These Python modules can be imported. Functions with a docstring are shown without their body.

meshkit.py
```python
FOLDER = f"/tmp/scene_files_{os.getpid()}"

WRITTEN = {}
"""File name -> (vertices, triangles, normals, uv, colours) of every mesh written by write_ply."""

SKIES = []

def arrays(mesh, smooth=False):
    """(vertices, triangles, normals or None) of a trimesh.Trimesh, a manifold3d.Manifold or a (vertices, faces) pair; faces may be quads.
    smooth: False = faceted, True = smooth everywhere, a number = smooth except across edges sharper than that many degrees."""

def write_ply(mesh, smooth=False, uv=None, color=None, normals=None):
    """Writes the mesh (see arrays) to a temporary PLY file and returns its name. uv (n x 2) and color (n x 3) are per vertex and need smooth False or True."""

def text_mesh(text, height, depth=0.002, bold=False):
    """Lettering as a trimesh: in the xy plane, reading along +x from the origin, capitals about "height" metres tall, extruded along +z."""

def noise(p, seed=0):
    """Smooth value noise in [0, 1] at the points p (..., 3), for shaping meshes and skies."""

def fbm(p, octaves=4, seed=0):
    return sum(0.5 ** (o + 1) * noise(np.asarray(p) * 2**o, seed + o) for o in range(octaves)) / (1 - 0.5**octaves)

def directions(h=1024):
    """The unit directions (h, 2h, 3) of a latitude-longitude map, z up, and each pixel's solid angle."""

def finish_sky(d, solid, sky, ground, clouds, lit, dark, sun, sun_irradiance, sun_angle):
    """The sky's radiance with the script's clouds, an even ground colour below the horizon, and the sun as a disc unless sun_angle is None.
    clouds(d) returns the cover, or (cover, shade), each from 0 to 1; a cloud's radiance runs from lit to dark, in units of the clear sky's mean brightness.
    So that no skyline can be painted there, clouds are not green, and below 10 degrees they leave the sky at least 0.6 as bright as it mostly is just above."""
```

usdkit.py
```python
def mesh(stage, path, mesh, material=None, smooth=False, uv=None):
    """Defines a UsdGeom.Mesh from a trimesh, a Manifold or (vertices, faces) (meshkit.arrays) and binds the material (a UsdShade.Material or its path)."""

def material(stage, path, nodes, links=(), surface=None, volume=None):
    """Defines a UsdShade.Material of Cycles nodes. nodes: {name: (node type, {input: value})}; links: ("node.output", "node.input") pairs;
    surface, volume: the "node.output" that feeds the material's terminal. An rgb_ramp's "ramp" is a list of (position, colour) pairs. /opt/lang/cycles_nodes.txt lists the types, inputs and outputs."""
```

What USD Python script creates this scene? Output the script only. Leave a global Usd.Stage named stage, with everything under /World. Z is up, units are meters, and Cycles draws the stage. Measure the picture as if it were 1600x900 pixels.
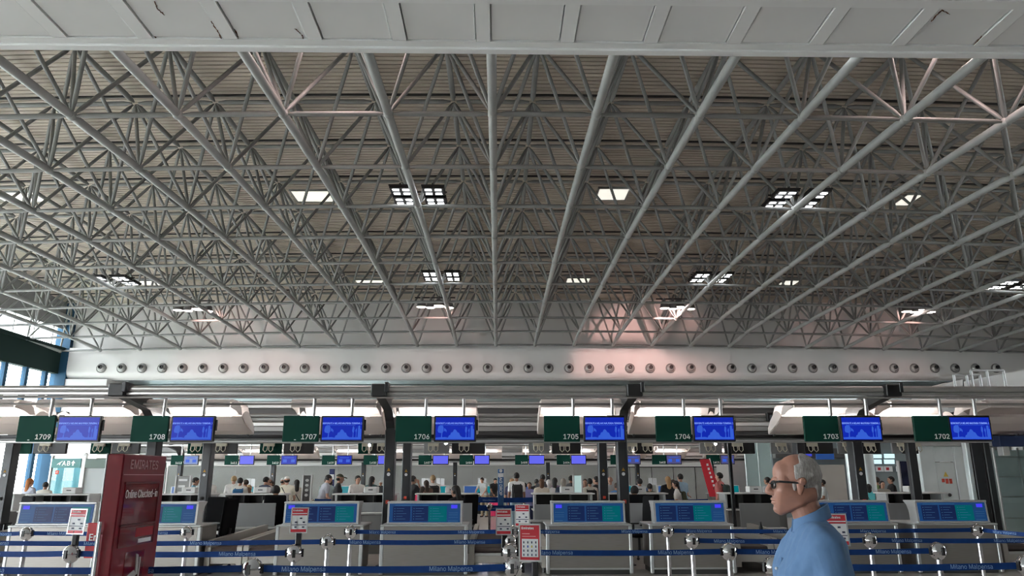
import math, random, numpy as np, trimesh, usdkit, meshkit
from manifold3d import Manifold, OpType
from pxr import Usd, UsdGeom, UsdLux, UsdShade, Gf, Sdf

stage = Usd.Stage.CreateInMemory()
UsdGeom.SetStageUpAxis(stage, 'Z'); UsdGeom.SetStageMetersPerUnit(stage, 1.0)
UsdGeom.Xform.Define(stage, '/World')

# ------------------------------------------------------------------ camera
F, PI, YA, RO = 1140.0, 0.2525, 0.019, -0.0015          # focal length in pixels of the 1600-wide frame, pitch, yaw, roll
EYE = np.array([0, 0, 1.65])
sy, cy, sp, cp = math.sin(YA), math.cos(YA), math.sin(PI), math.cos(PI)
FW = np.array([sy*cp, cy*cp, sp]); R0 = np.array([cy, -sy, 0]); U0 = np.array([-sy*sp, -cy*sp, cp])
RT = math.cos(RO)*R0 + math.sin(RO)*U0; UP = math.cos(RO)*U0 - math.sin(RO)*R0
cam = UsdGeom.Camera.Define(stage, '/World/camera')
cam.CreateHorizontalApertureAttr(36.0); cam.CreateFocalLengthAttr(36.0*F/1600)
cam.CreateClippingRangeAttr((0.05, 3000.0))
mtx = Gf.Matrix4d(*[float(v) for v in (*RT, 0, *UP, 0, *(-FW), 0, *EYE, 1)])
UsdGeom.Xformable(cam).AddTransformOp().Set(mtx)
cam.CreateExposureAttr(0.0)

# ------------------------------------------------------------------ daylight
SKY = 4.9; FO = -19.0; FZ = 0.0; FY = -13.9   # sky level; front wall: solid above FZ right of FO; left facade solid before FY
dome = UsdLux.DomeLight.Define(stage, '/World/sky')
dome.CreateIntensityAttr(SKY); dome.CreateColorAttr(Gf.Vec3f(0.93, 0.97, 1.0))


def ray(x, y): return FW + RT*(x-800)/F - UP*(y-450)/F
def at(x, y, Y): d = ray(x, y); return EYE + d*Y/d[1]           # the point seen at pixel (x, y) on the vertical plane at distance Y
def atX(x, y, X): d = ray(x, y); return EYE + d*X/d[0]
def atz(x, y, z): d = ray(x, y); return EYE + d*(z-1.65)/d[2]
def proj(P):
    P = np.asarray(P, float) - EYE; z = P@FW
    return 800+F*(P@RT)/z, 450-F*(P@UP)/z, z


# ------------------------------------------------------------------ materials
def mat(name, col, rough=0.5, metal=0.0, col2=None, scale=6.0, emit=None, strength=1.0, spec=0.5, stretch=None, bump=0.0, coat=0.0, detail=4.0):
    nodes = {'p': ('principled_bsdf', {'roughness': rough, 'metallic': metal, 'base_color': col, 'specular_ior_level': spec, 'coat_weight': coat})}
    links = []
    if emit is not None:
        nodes['p'][1]['emission_color'] = emit; nodes['p'][1]['emission_strength'] = strength
    if col2 is not None or bump:
        nodes['tc'] = ('texture_coordinate', {}); nodes['n'] = ('noise_texture', {'scale': scale, 'detail': detail})
        if stretch:
            nodes['mp'] = ('mapping', {'scale': stretch}); links += [('tc.object', 'mp.vector'), ('mp.vector', 'n.vector')]
        else:
            links += [('tc.object', 'n.vector')]
        if col2 is not None:
            nodes['r'] = ('rgb_ramp', {'ramp': [(0.3, col), (0.7, col2)]}); links += [('n.fac', 'r.fac'), ('r.color', 'p.base_color')]
        if bump:
            nodes['b'] = ('bump', {'strength': bump, 'distance': 0.01}); links += [('n.fac', 'b.height'), ('b.normal', 'p.normal')]
    return usdkit.material(stage, '/World/Looks/'+name, nodes, links, surface='p.BSDF')


def pane_mat(name, tint, gloss=1.45, rough=0.0, milk=0.0, milk_col=(0.6, 0.68, 0.68)):
    nodes = {'t': ('transparent_bsdf', {'color': tint}), 'g': ('glossy_bsdf', {'color': (1, 1, 1), 'roughness': rough}), 'lw': ('layer_weight', {'blend': 0.5}), 'pw': ('math', {'math_type': 'power', 'value2': 4.0}), 'f': ('math', {'math_type': 'multiply_add', 'value2': 0.8, 'value3': 0.05}), 'm': ('mix_closure', {})}
    links = [('lw.facing', 'pw.value1'), ('pw.value', 'f.value1'), ('f.value', 'm.fac'), ('t.BSDF', 'm.closure1'), ('g.BSDF', 'm.closure2')]
    out = 'm.closure'
    if milk:
        nodes['d'] = ('diffuse_bsdf', {'color': milk_col}); nodes['tl'] = ('translucent_bsdf', {'color': milk_col}); nodes['a'] = ('mix_closure', {'fac': 0.5}); nodes['k'] = ('mix_closure', {'fac': milk})
        links += [('d.BSDF', 'a.closure1'), ('tl.BSDF', 'a.closure2'), ('m.closure', 'k.closure1'), ('a.closure', 'k.closure2')]
        out = 'k.closure'
    return usdkit.material(stage, '/World/Looks/'+name, nodes, links, surface=out)


STEEL = mat('painted_steel', (0.30, 0.32, 0.315), 0.38, 0.0, (0.36, 0.375, 0.365), 1.5)
STEEL2 = mat('painted_steel_thin', (0.205, 0.213, 0.208), 0.42, 0.0, (0.255, 0.263, 0.256), 1.5)
DECK = mat('roof_deck', (0.465, 0.415, 0.345), 0.55, 0.0, (0.54, 0.48, 0.405), 0.6)
DARKJ = mat('dark_flashing', (0.05, 0.05, 0.048), 0.6)
SOFF = mat('soffit_panel', (0.80, 0.83, 0.83), 0.33, 0.0, (0.85, 0.875, 0.87), 0.9, spec=0.6)
SOFFR = mat('soffit_frame', (0.87, 0.90, 0.90), 0.36, 0.0)
RUST = mat('rust_scratch', (0.07, 0.05, 0.035), 0.9, 0.0, (0.2, 0.09, 0.04), 30)
WHITEW = mat('white_wall', (0.60, 0.595, 0.585), 0.5, 0.0, (0.655, 0.65, 0.64), 0.35)
METW = mat('polished_soffit', (0.55, 0.58, 0.58), 0.22, 0.8)
FLOOR = mat('floor_terrazzo', (0.58, 0.545, 0.50), 0.2, 0.0, (0.66, 0.625, 0.58), 9.0, spec=0.5)
NAVYM = mat('mullion_blue', (0.018, 0.065, 0.12), 0.55, spec=0.2)
FASCIA = mat('fascia_green', (0.016, 0.034, 0.031), 0.8, spec=0.15)
GLASS = pane_mat('window_glass', (0.95, 0.965, 0.965))
OUTG = mat('apron_concrete', (0.60, 0.59, 0.57), 0.8, 0.0, (0.66, 0.65, 0.63), 0.2)
GRASS = mat('grass_field', (0.12, 0.28, 0.05), 0.9, 0.0, (0.2, 0.36, 0.08), 0.6)
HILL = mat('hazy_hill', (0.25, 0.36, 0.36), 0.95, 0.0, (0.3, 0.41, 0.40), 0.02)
BLACK = mat('black_plastic', (0.012, 0.012, 0.013), 0.45)
COLM = mat('column_anthracite', (0.022, 0.024, 0.027), 0.4, 0.0, (0.03, 0.032, 0.035), 3)
GREEN = mat('sign_green', (0.006, 0.05, 0.036), 0.6, spec=0.1)
WHITET = mat('white_lettering', (0.75, 0.77, 0.74), 0.5)
CHROME = mat('chrome', (0.62, 0.62, 0.64), 0.05, 1.0)
BRUSH = mat('brushed_steel', (0.24, 0.225, 0.205), 0.44, 0.55, (0.30, 0.28, 0.26), 8, stretch=(0.6, 6, 40))
BRUSHL = mat('light_aluminium', (0.50, 0.51, 0.51), 0.35, 0.35)
GREYP = mat('grey_panel', (0.25, 0.255, 0.26), 0.55, 0.0, (0.28, 0.285, 0.29), 2)
BEAMM = mat('beam_aluminium', (0.42, 0.41, 0.40), 0.28, 0.65)
CANOPY = usdkit.material(stage, '/World/Looks/canopy_white', {'d': ('diffuse_bsdf', {'color': (0.84, 0.79, 0.765)}), 't': ('translucent_bsdf', {'color': (0.84, 0.78, 0.74)}), 'm': ('mix_closure', {'fac': 0.22})}, [('d.BSDF', 'm.closure1'), ('t.BSDF', 'm.closure2')], surface='m.closure')
TUBE = mat('fluorescent_tube', (0.9, 0.9, 0.9), 0.5, emit=(1, 0.96, 0.93), strength=70)
LED = mat('led_lens', (0.9, 0.9, 0.9), 0.3, emit=(0.96, 0.97, 1.0), strength=16)
DISH = mat('floodlight_lens', (0.9, 0.9, 0.9), 0.3, emit=(1.0, 0.72, 0.68), strength=60)
SPOT = mat('spot_lens', (0.9, 0.9, 0.9), 0.3, emit=(1.0, 0.95, 1.0), strength=60)
SKYL = mat('skylight_diffuser', (0.8, 0.8, 0.75), 0.6, emit=(1.0, 0.97, 0.86), strength=0.85)
BELTM = mat('belt_blue', (0.004, 0.032, 0.155), 0.6, 0.0, (0.005, 0.04, 0.18), 20, spec=0.2)
BELTT = mat('belt_lettering', (0.22, 0.36, 0.58), 0.6)
RED = mat('red_lacquer', (0.17, 0.005, 0.013), 0.3, 0.0, coat=0.12, spec=0.35)
REDP = mat('red_print', (0.52, 0.02, 0.035), 0.45)
REDD = mat('dark_red_window', (0.14, 0.004, 0.01), 0.1, 0.0, coat=0.6)
PAPER = mat('paper_white', (0.72, 0.73, 0.74), 0.55)
INK = mat('print_dark', (0.06, 0.07, 0.12), 0.6)
INKB = mat('print_blue', (0.03, 0.07, 0.5), 0.6)
INKY = mat('print_yellow', (0.55, 0.45, 0.06), 0.6)
LTBL = mat('white_laminate', (0.62, 0.62, 0.61), 0.45)
RUBBER = mat('conveyor_rubber', (0.055, 0.04, 0.035), 0.6, 0.0, (0.075, 0.055, 0.05), 5)
BEIGE = mat('conveyor_frame', (0.46, 0.44, 0.40), 0.4, 0.3)
FABRIC = mat('chair_fabric', (0.008, 0.008, 0.009), 0.9, spec=0.12, bump=0.2, scale=120)
CABLE = mat('cable_beige', (0.50, 0.47, 0.38), 0.5)
FROST = pane_mat('frosted_glass', (0.75, 0.8, 0.78), 1.45, 0.4, 0.86, (0.56, 0.575, 0.56))
FROSTL = pane_mat('pale_frosted_glass', (0.85, 0.95, 0.95), 1.45, 0.4, 0.85, (0.62, 0.74, 0.74))
CLEARP = pane_mat('clear_partition', (0.86, 0.93, 0.93), 1.5, 0.0, 0.06, (0.5, 0.6, 0.6))
BLUEV = mat('banner_blue', (0.02, 0.10, 0.26), 0.5)
SCRB = mat('screen_blue', (0.0, 0.0, 0.0), 0.25, emit=(0.006, 0.022, 0.42), strength=1.0, spec=0.15)
SCRL = mat('screen_skyline', (0.0, 0.0, 0.0), 0.25, emit=(0.035, 0.11, 0.62), strength=1.0, spec=0.15)
SCRT = mat('screen_text', (0.0, 0.0, 0.0), 0.25, emit=(0.22, 0.36, 0.95), strength=1.0, spec=0.15)
SCRV = mat('screen_lavender', (0.0, 0.0, 0.0), 0.25, emit=(0.13, 0.14, 0.85), strength=1.0, spec=0.15)
SCRD = mat('screen_dim', (0.01, 0.01, 0.02), 0.25, emit=(0.07, 0.07, 0.20), strength=1.0, spec=0.15)
PANB = mat('lightbox_blue', (0.01, 0.03, 0.08), 0.3, emit=(0.012, 0.065, 0.20), strength=0.6, spec=0.15)
PANN = mat('lightbox_navy', (0.006, 0.012, 0.05), 0.3, emit=(0.008, 0.018, 0.075), strength=0.6, spec=0.15)
PANT = mat('lightbox_teal', (0.0, 0.05, 0.06), 0.3, emit=(0.0, 0.135, 0.155), strength=0.6, spec=0.15)
PANW = mat('lightbox_print', (0.02, 0.06, 0.1), 0.4, emit=(0.05, 0.13, 0.24), strength=0.7, spec=0.15)
PANV = mat('lightbox_display', (0, 0, 0), 0.3, emit=(0.06, 0.05, 0.85), strength=1.0, spec=0.15)
TEALW = mat('teal_glass_sign', (0.02, 0.16, 0.15), 0.3)
SERV = mat('service_steel', (0.66, 0.73, 0.73), 0.34, 0.25, (0.82, 0.88, 0.88), 1.4)
DGREY = mat('dark_grey', (0.07, 0.07, 0.068), 0.5)
MGREY = mat('mid_grey', (0.22, 0.22, 0.215), 0.45, 0.3)
LGREY = mat('light_grey', (0.5, 0.5, 0.49), 0.4, 0.3)
STICK_Y = mat('sticker_yellow', (0.42, 0.22, 0.02), 0.6)
STICK_R = mat('sticker_red', (0.55, 0.06, 0.03), 0.6)
_mc = {}
def cloth(c, rough=0.85):
    k = (tuple(round(v, 3) for v in c), rough)
    if k not in _mc:
        _mc[k] = mat('cloth_%03d' % len(_mc), c, rough, 0.0, tuple(min(1, v*1.12) for v in c), 14)
    return _mc[k]


# ------------------------------------------------------------------ object helpers
_used = {}
_base = {}
def numbered(parent, name):
    n = _used.get((parent, name), 0); _used[(parent, name)] = n+1
    return '%s/%s' % (parent, name if n == 0 else '%s_%03d' % (name, n))
def tag(prim, label=None, cat=None, group=None, kind=None):
    for k, v in (('label', label), ('category', cat), ('group', group), ('kind', kind)):
        if v: prim.SetCustomDataByKey(k, v)
def thing(name, label, cat=None, loc=(0, 0, 0), rz=0.0, group=None, kind=None):
    path = numbered('/World', name)
    x = UsdGeom.Xform.Define(stage, path)
    x.AddTranslateOp().Set(Gf.Vec3d(*[float(v) for v in loc])); x.AddRotateZOp().Set(math.degrees(rz))
    tag(x.GetPrim(), label, cat, group, kind); _base[path] = (np.array(loc, float), rz)
    return path
def root_of(path): return '/'.join(path.split('/')[:3])
def obj(name, m, material, parent=None, smooth=False, local=False, label=None, cat=None, group=None, kind=None):
    """One Mesh prim. Geometry is given in world coordinates unless local=True (then in the thing's own frame)."""
    par = parent or '/World'; path = numbered(par, name)
    if isinstance(m, (list,)): m = join(m)
    if parent and not local:
        loc, rz = _base[root_of(parent)]
        v = np.array(m.vertices) - loc
        if rz: c, s = math.cos(-rz), math.sin(-rz); v = np.stack([v[:, 0]*c-v[:, 1]*s, v[:, 0]*s+v[:, 1]*c, v[:, 2]], 1)
        m = trimesh.Trimesh(v, m.faces, process=False)
    p = usdkit.mesh(stage, path, m, material, smooth)
    tag(p.GetPrim(), label, cat, group, kind)
    return path
def dup(src, loc, rz, label, group=None):
    was = stage.GetPrimAtPath(src).GetCustomData()
    name = src.split('/')[-1]
    while name[-4:-3] == '_' and name[-3:].isdigit(): name = name[:-4]
    r = thing(name, label, was['category'], loc, rz, group or was.get('group'))
    p = stage.GetPrimAtPath(r); p.GetReferences().AddInternalReference(src); p.SetInstanceable(True)
    return r


def join(ms): return trimesh.util.concatenate([m for m in ms])
def T(v, f): return trimesh.Trimesh(np.asarray(v, float), np.asarray(f, int), process=False)
BF = np.array([[0, 2, 1], [0, 3, 2], [4, 5, 6], [4, 6, 7], [0, 1, 5], [0, 5, 4], [1, 2, 6], [1, 6, 5], [2, 3, 7], [2, 7, 6], [3, 0, 4], [3, 4, 7]])
def bx(x0, x1, y0, y1, z0, z1):
    return T([[x0, y0, z0], [x1, y0, z0], [x1, y1, z0], [x0, y1, z0], [x0, y0, z1], [x1, y0, z1], [x1, y1, z1], [x0, y1, z1]], BF)
def rbx(x0, x1, y0, y1, z0, z1, b=0.01):
    c, h = np.array([x0+x1, y0+y1, z0+z1])/2, np.array([x1-x0, y1-y0, z1-z0])/2
    b = min(b, h.min()*0.9); P = []
    for s in np.ndindex(2, 2, 2):
        s = np.array(s)*2-1
        for k in range(3):
            e = h.copy()-b; e[k] += b; P.append(c+s*e)
    return fromM(Manifold.hull_points(np.array(P)))
def fromM(M):
    m = M.to_mesh(); return T(m.vert_properties[:, :3], m.tri_verts)
def toM(m):
    import manifold3d
    return Manifold(manifold3d.Mesh(np.asarray(m.vertices, np.float32), np.asarray(m.faces, np.uint32)))
def frame_of(d):
    d = d/np.linalg.norm(d); a = np.cross(d, [0, 0, 1.0] if abs(d[2]) < 0.95 else [1.0, 0, 0]); a /= np.linalg.norm(a)
    return d, a, np.cross(d, a)
def rings(centers, radii, dirs=None, n=8, cap=True):
    """A tube through centers with the given radii."""
    C = np.asarray(centers, float); K = len(C)
    tn = np.gradient(C, axis=0) if dirs is None else dirs
    _, a0, _ = frame_of(tn[0]); V = []
    for c, r, t in zip(C, radii, tn):
        t = t/np.linalg.norm(t); a = a0-t*(a0@t); a /= np.linalg.norm(a); b = np.cross(t, a); a0 = a
        th = np.arange(n)*2*np.pi/n
        V.append(c+r*(np.cos(th)[:, None]*a+np.sin(th)[:, None]*b))
    V = np.vstack(V); Fs = []
    for k in range(K-1):
        for i in range(n):
            j = (i+1) % n; p, q, r_, s = k*n+i, k*n+j, (k+1)*n+j, (k+1)*n+i
            Fs += [[p, q, r_], [p, r_, s]]
    if cap:
        for i in range(1, n-1):
            Fs.append([0, i+1, i]); o = (K-1)*n; Fs.append([o, o+i, o+i+1])
    return T(V, Fs)
def tube(p, q, r, n=8): return rings([p, q], [r, r], np.array([np.subtract(q, p)]*2, float), n)
def strut(p, q, r, n=8, gap=0.12, cone=0.28, tip=0.45):
    p, q = np.array(p, float), np.array(q, float); d = (q-p)/np.linalg.norm(q-p); D = np.array([d]*4)
    return rings([p+d*gap, p+d*(gap+cone), q-d*(gap+cone), q-d*gap], [r*tip, r, r, r*tip], D, n)
def ball(c, r, sub=1):
    s = trimesh.creation.icosphere(sub, 1.0); return T(s.vertices*np.asarray(r)+np.asarray(c), s.faces)
def lathe(prof, c=(0, 0, 0), n=16, axis='z'):
    P = np.asarray(prof, float); th = np.arange(n)*2*np.pi/n; V = []
    for r, z in P: V.append(np.stack([r*np.cos(th), r*np.sin(th), np.full(n, z)], 1))
    V = np.vstack(V); Fs = []
    for k in range(len(P)-1):
        for i in range(n):
            j = (i+1) % n; a, b, c_, d = k*n+i, k*n+j, (k+1)*n+j, (k+1)*n+i; Fs += [[a, b, c_], [a, c_, d]]
    for i in range(1, n-1):
        Fs.append([0, i+1, i]); o = (len(P)-1)*n; Fs.append([o, o+i, o+i+1])
    if axis == '-y': V = np.stack([V[:, 0], -V[:, 2], V[:, 1]], 1)       # the profile's z points at -Y
    return T(V+np.asarray(c), Fs)
def extr(poly, x0, x1):
    """A polygon in (y, z) extruded along X."""
    import shapely.geometry as sg
    m = trimesh.creation.extrude_polygon(sg.Polygon(poly), x1-x0, engine='earcut')
    v = np.array(m.vertices); return T(np.stack([v[:, 2]+x0, v[:, 0], v[:, 1]], 1), m.faces)
def extr_xz(poly, y0, y1):
    """A polygon in (x, z) extruded along Y (from y0 to y1)."""
    import shapely.geometry as sg
    m = trimesh.creation.extrude_polygon(sg.Polygon(poly), y1-y0, engine='earcut')
    v = np.array(m.vertices); return T(np.stack([v[:, 0], y1-v[:, 2], v[:, 1]], 1), m.faces)
def sheet(prof, x0, x1, t=0.012):
    """A bent sheet: the (y, z) polyline thickened by t and extruded along X."""
    P = np.asarray(prof, float); d = np.gradient(P, axis=0); nrm = np.stack([-d[:, 1], d[:, 0]], 1); nrm /= np.linalg.norm(nrm, axis=1)[:, None]
    return extr(np.vstack([P, (P+nrm*t)[::-1]]), x0, x1)
def arc(c, r, a0, a1, n=9):
    return [(c[0]+r*math.cos(math.radians(a)), c[1]+r*math.sin(math.radians(a))) for a in np.linspace(a0, a1, n)]
_txt = {}
def text(s, h, origin, depth=0.003, bold=False, xdir=(1, 0, 0), squeeze=1.0, center=True):
    """Lettering standing upright, reading along xdir, its front facing the reader."""
    k = (s, bold)
    if k not in _txt: _txt[k] = meshkit.text_mesh(s, 1.0, 1.0, bold)
    m = _txt[k]; v = np.array(m.vertices); x, y, z = v[:, 0]*h*squeeze, v[:, 1]*h, v[:, 2]*depth
    if center: x = x-(x.max()+x.min())/2
    X = np.array(xdir, float); X /= np.linalg.norm(X); N = np.cross(X, [0, 0, 1.0])
    return T(np.asarray(origin)+x[:, None]*X+y[:, None]*np.array([0, 0, 1.0])+z[:, None]*N, m.faces)

# ================================================================== THE SHELL
BX, BY, D0, X0, KC, HT, K1, KK = 2.961, 3.965, 18.9, -0.189, 8.396e-4, 3.468, 3.241e-3, -5.03e-5
ZR = np.array([0, .1338, .2312, .2990, .2760, .2359, .1602, .0402, -.0968, -.3739])
def zbot(X, Y):
    i = (np.asarray(Y, float)-D0)/BY
    z = np.interp(i, range(10), ZR) + np.where(i < 0, 0.15*i-0.01*i*i, 0) + np.where(i > 9, -.3*(i-9), 0)
    return 11.65 - (KC+KK*np.clip(i, 0, 9))*np.asarray(X)**2 + K1*np.asarray(X) + z
ZD = HT+0.30
YW = 54.95                                         # the end wall
XL, XR = -33.0, 46.0
floor = obj('floor', bx(XL-0.4, XR, -14, 60, -0.3, 0), FLOOR, kind='structure', label='pale glossy terrazzo floor of the check-in hall')
# roof deck: ribbed sheets, one part per bay between two purlin lines
ceil = thing('ceiling', 'grey-brown ribbed metal roof deck above the space frame', loc=(0, 0, 11), kind='structure')
XS = np.linspace(XL-0.5, XR, 28)
for i in range(-3, 10):
    ya, yb = D0+(i-0.5)*BY, min(D0+(i+0.5)*BY, YW+0.6)
    nr = 15; P = []
    for k in range(nr):
        u = ya+(yb-ya)*k/nr; w = (yb-ya)/nr
        P += [(u+.01*w, 0), (u+.74*w, 0), (u+.77*w, .11), (u+.98*w, .11)]
    P.append((yb-0.02, 0.0)); P = np.array(P); n = len(P)
    V = np.vstack([np.stack([np.full(n, x), P[:, 0], zbot(x, P[:, 0])+ZD+P[:, 1]], 1) for x in XS])
    Fs = []
    for a in range(len(XS)-1):
        o = a*n; idx = np.arange(n-1)
        Fs += [np.stack([o+idx, o+idx+1, o+n+idx+1], 1), np.stack([o+idx, o+n+idx+1, o+n+idx], 1)]
    obj('deck_sheet', T(V, np.vstack(Fs)), DECK, ceil)
    V = np.vstack([[[x, yb-.05, zbot(x, yb)+ZD-.05], [x, yb+.05, zbot(x, yb)+ZD-.05], [x, yb+.05, zbot(x, yb)+ZD+.16], [x, yb-.05, zbot(x, yb)+ZD+.16]] for x in XS])
    Fs = []
    for a in range(len(XS)-1):
        for s in range(4):
            t = (s+1) % 4; Fs += [[a*4+s, a*4+t, a*4+4+t], [a*4+s, a*4+4+t, a*4+4+s]]
    obj('flashing', T(V, Fs), DARKJ, ceil)
# a tight cover over the roof
V = np.vstack([[[x, y, zbot(x, y)+ZD+.25] for x in XS] for y in np.linspace(D0-4*BY, YW+1, 24)]); Fs = []
for a in range(23):
    for b in range(27):
        o = a*28+b; Fs += [[o, o+1, o+29], [o, o+29, o+28]]
obj('roof_cover', T(V, Fs), DARKJ, ceil)

# end wall: rounded white bulkhead with a row of air nozzles, banded wall below
wb = thing('wall_back', 'white bulkhead wall with a row of round air nozzles above a banded metal wall', loc=(0, YW, 0), kind='structure')
prof = [(YW+3.4, 8.72), (YW+.62, 8.72)] + arc((YW+.62, 9.34), .62, 270, 180, 8) + [(YW, 11.05)]
prof += [(YW+.35, 11.05), (YW+.35, 16.5), (YW+.6, 16.5), (YW+.6, 9.2), (YW+3.4, 9.0)]
obj('bulkhead', extr(prof[1:-1], -32.3, XR), WHITEW, wb, smooth=40)
obj('polished_underside', bx(-29.2, XR, YW+.62, YW+3.4, 8.70, 8.73), METW, wb)
obj('bulkhead_pier', bx(-32.3, -29.2, YW+.05, YW+3.4, 0, 8.72), WHITEW, wb)
for z0, z1, m in ((7.35, 8.7, mat('band_teal', (0.30, 0.36, 0.36), 0.2, 0.6)), (6.85, 7.35, LGREY), (6.3, 6.85, DARKJ), (5.75, 6.3, MGREY), (5.45, 5.75, LGREY), (5.05, 5.45, MGREY), (4.15, 5.05, BLACK), (3.9, 4.15, LGREY), (3.45, 3.9, MGREY), (3.15, 3.45, LGREY), (2.85, 3.15, MGREY), (0, 2.85, GREYP)):
    obj('metal_band', rbx(-29.2, XR, YW+3.2-(0.12 if m is LGREY else 0), YW+3.5, z0, z1, .05), m, wb)
nz = None
for k in range(45):
    x = 158.5+k*31.75
    p = at(x, 575.5, YW)
    lab = 'round grey adjustable air nozzle in the row along the white end wall'; g = 'round air nozzles along the white end wall'
    if nz is None:
        nz = thing('air_nozzle', lab, 'air vent', loc=p, group=g)
        obj('ring', lathe([(.20, .01), (.36, .01), (.37, .05), (.33, .09), (.24, .07), (.2, .03)], n=20, axis='-y'), MGREY, nz, smooth=40, local=True)
        obj('bowl', lathe([(.30, .05), (.26, .12), (.20, .20), (.15, .22), (.12, .20)], n=20, axis='-y'), mat('nozzle_cone', (.42, .42, .41), .4, .3), nz, smooth=40, local=True)
        obj('outlet', lathe([(.135, .16), (.135, .26), (.10, .27), (.09, .2)], c=(0.02, -.05, .07), n=16, axis='-y'), BLACK, nz, smooth=40, local=True)
    else: dup(nz, p, 0, lab, g)

# left glazed facade
wl = thing('wall_left', 'tall glazed facade with wide blue mullions and a dark green fascia', loc=(XL, 20, 0), kind='structure')
obj('fascia', bx(XL-.35, XL+.15, -14, YW, 9.1, 11.0), FASCIA, wl)
obj('gutter', bx(XL-.1, XL+.45, -14, YW, 10.85, 11.05), FASCIA, wl)
obj('upper_rail', bx(XL-.1, XL+.05, -14, YW, 12.5, 15.6), GREYP, wl)
yk = [56.1-2.23*k for k in range(32)]
for y in yk:
    obj('mullion', bx(XL-.22, XL+.08, y-.32, y, 0, 9.1), NAVYM, wl)
    obj('pane', bx(XL-.06, XL-.045, y-2.23, y-.32, 0.1, 9.1), GLASS, wl)
    obj('clerestory_post', bx(XL-.1, XL, y-.1, y, 11.0, 12.5), LTBL, wl)
    obj('clerestory_pane', bx(XL-.06, XL-.045, y-2.13, y-.1, 11.05, 12.5), GLASS, wl)
obj('corner_post', bx(XL-.4, XL+.72, YW-.02, YW+3.4, 0, 16), NAVYM, wl)
obj('sill', bx(XL-.2, XL+.2, -14, YW, 0, .12), NAVYM, wl)
# right wall, and the wall above the soffit behind the camera
wr = thing('wall_right', 'plain grey side wall of the hall', loc=(XR, 20, 0), kind='structure'); obj('panel', bx(XR, XR+.3, -14, 60, 0, 9.5), GREYP, wr); obj('top_band', bx(XR, XR+.3, -14, 60, 14.2, 17), GREYP, wr)
obj('blind_panel', bx(XR, XR+.3, 30, 60, 9.5, 14.2), GREYP, wr)
for k in range(11):
    obj('clerestory_post', bx(XR, XR+.2, -14+k*4, -13.8+k*4, 9.5, 14.2), LTBL, wr); obj('clerestory_pane', bx(XR+.09, XR+.105, -13.8+k*4, -10+k*4, 9.5, 14.2), GLASS, wr)
wf = thing('wall_front', 'glazed front of the hall behind the camera', loc=(0, -13, 0), kind='structure')
obj('upper_wall', bx(XL, XR, 3.0, 3.3, 7.2, 17), WHITEW, wf)
obj('wall_over_doors', bx(FO, XR, -14, -13.7, FZ, 7.2), WHITEW, wf)
obj('solid_side', bx(XL-.3, XL+.3, -14, FY, 0, 17), WHITEW, wf)
for k in range(8): obj('post', bx(XL+k*2.2, XL+k*2.2+.3, -14, -13.8, 0, 7.2), NAVYM, wf)

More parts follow.
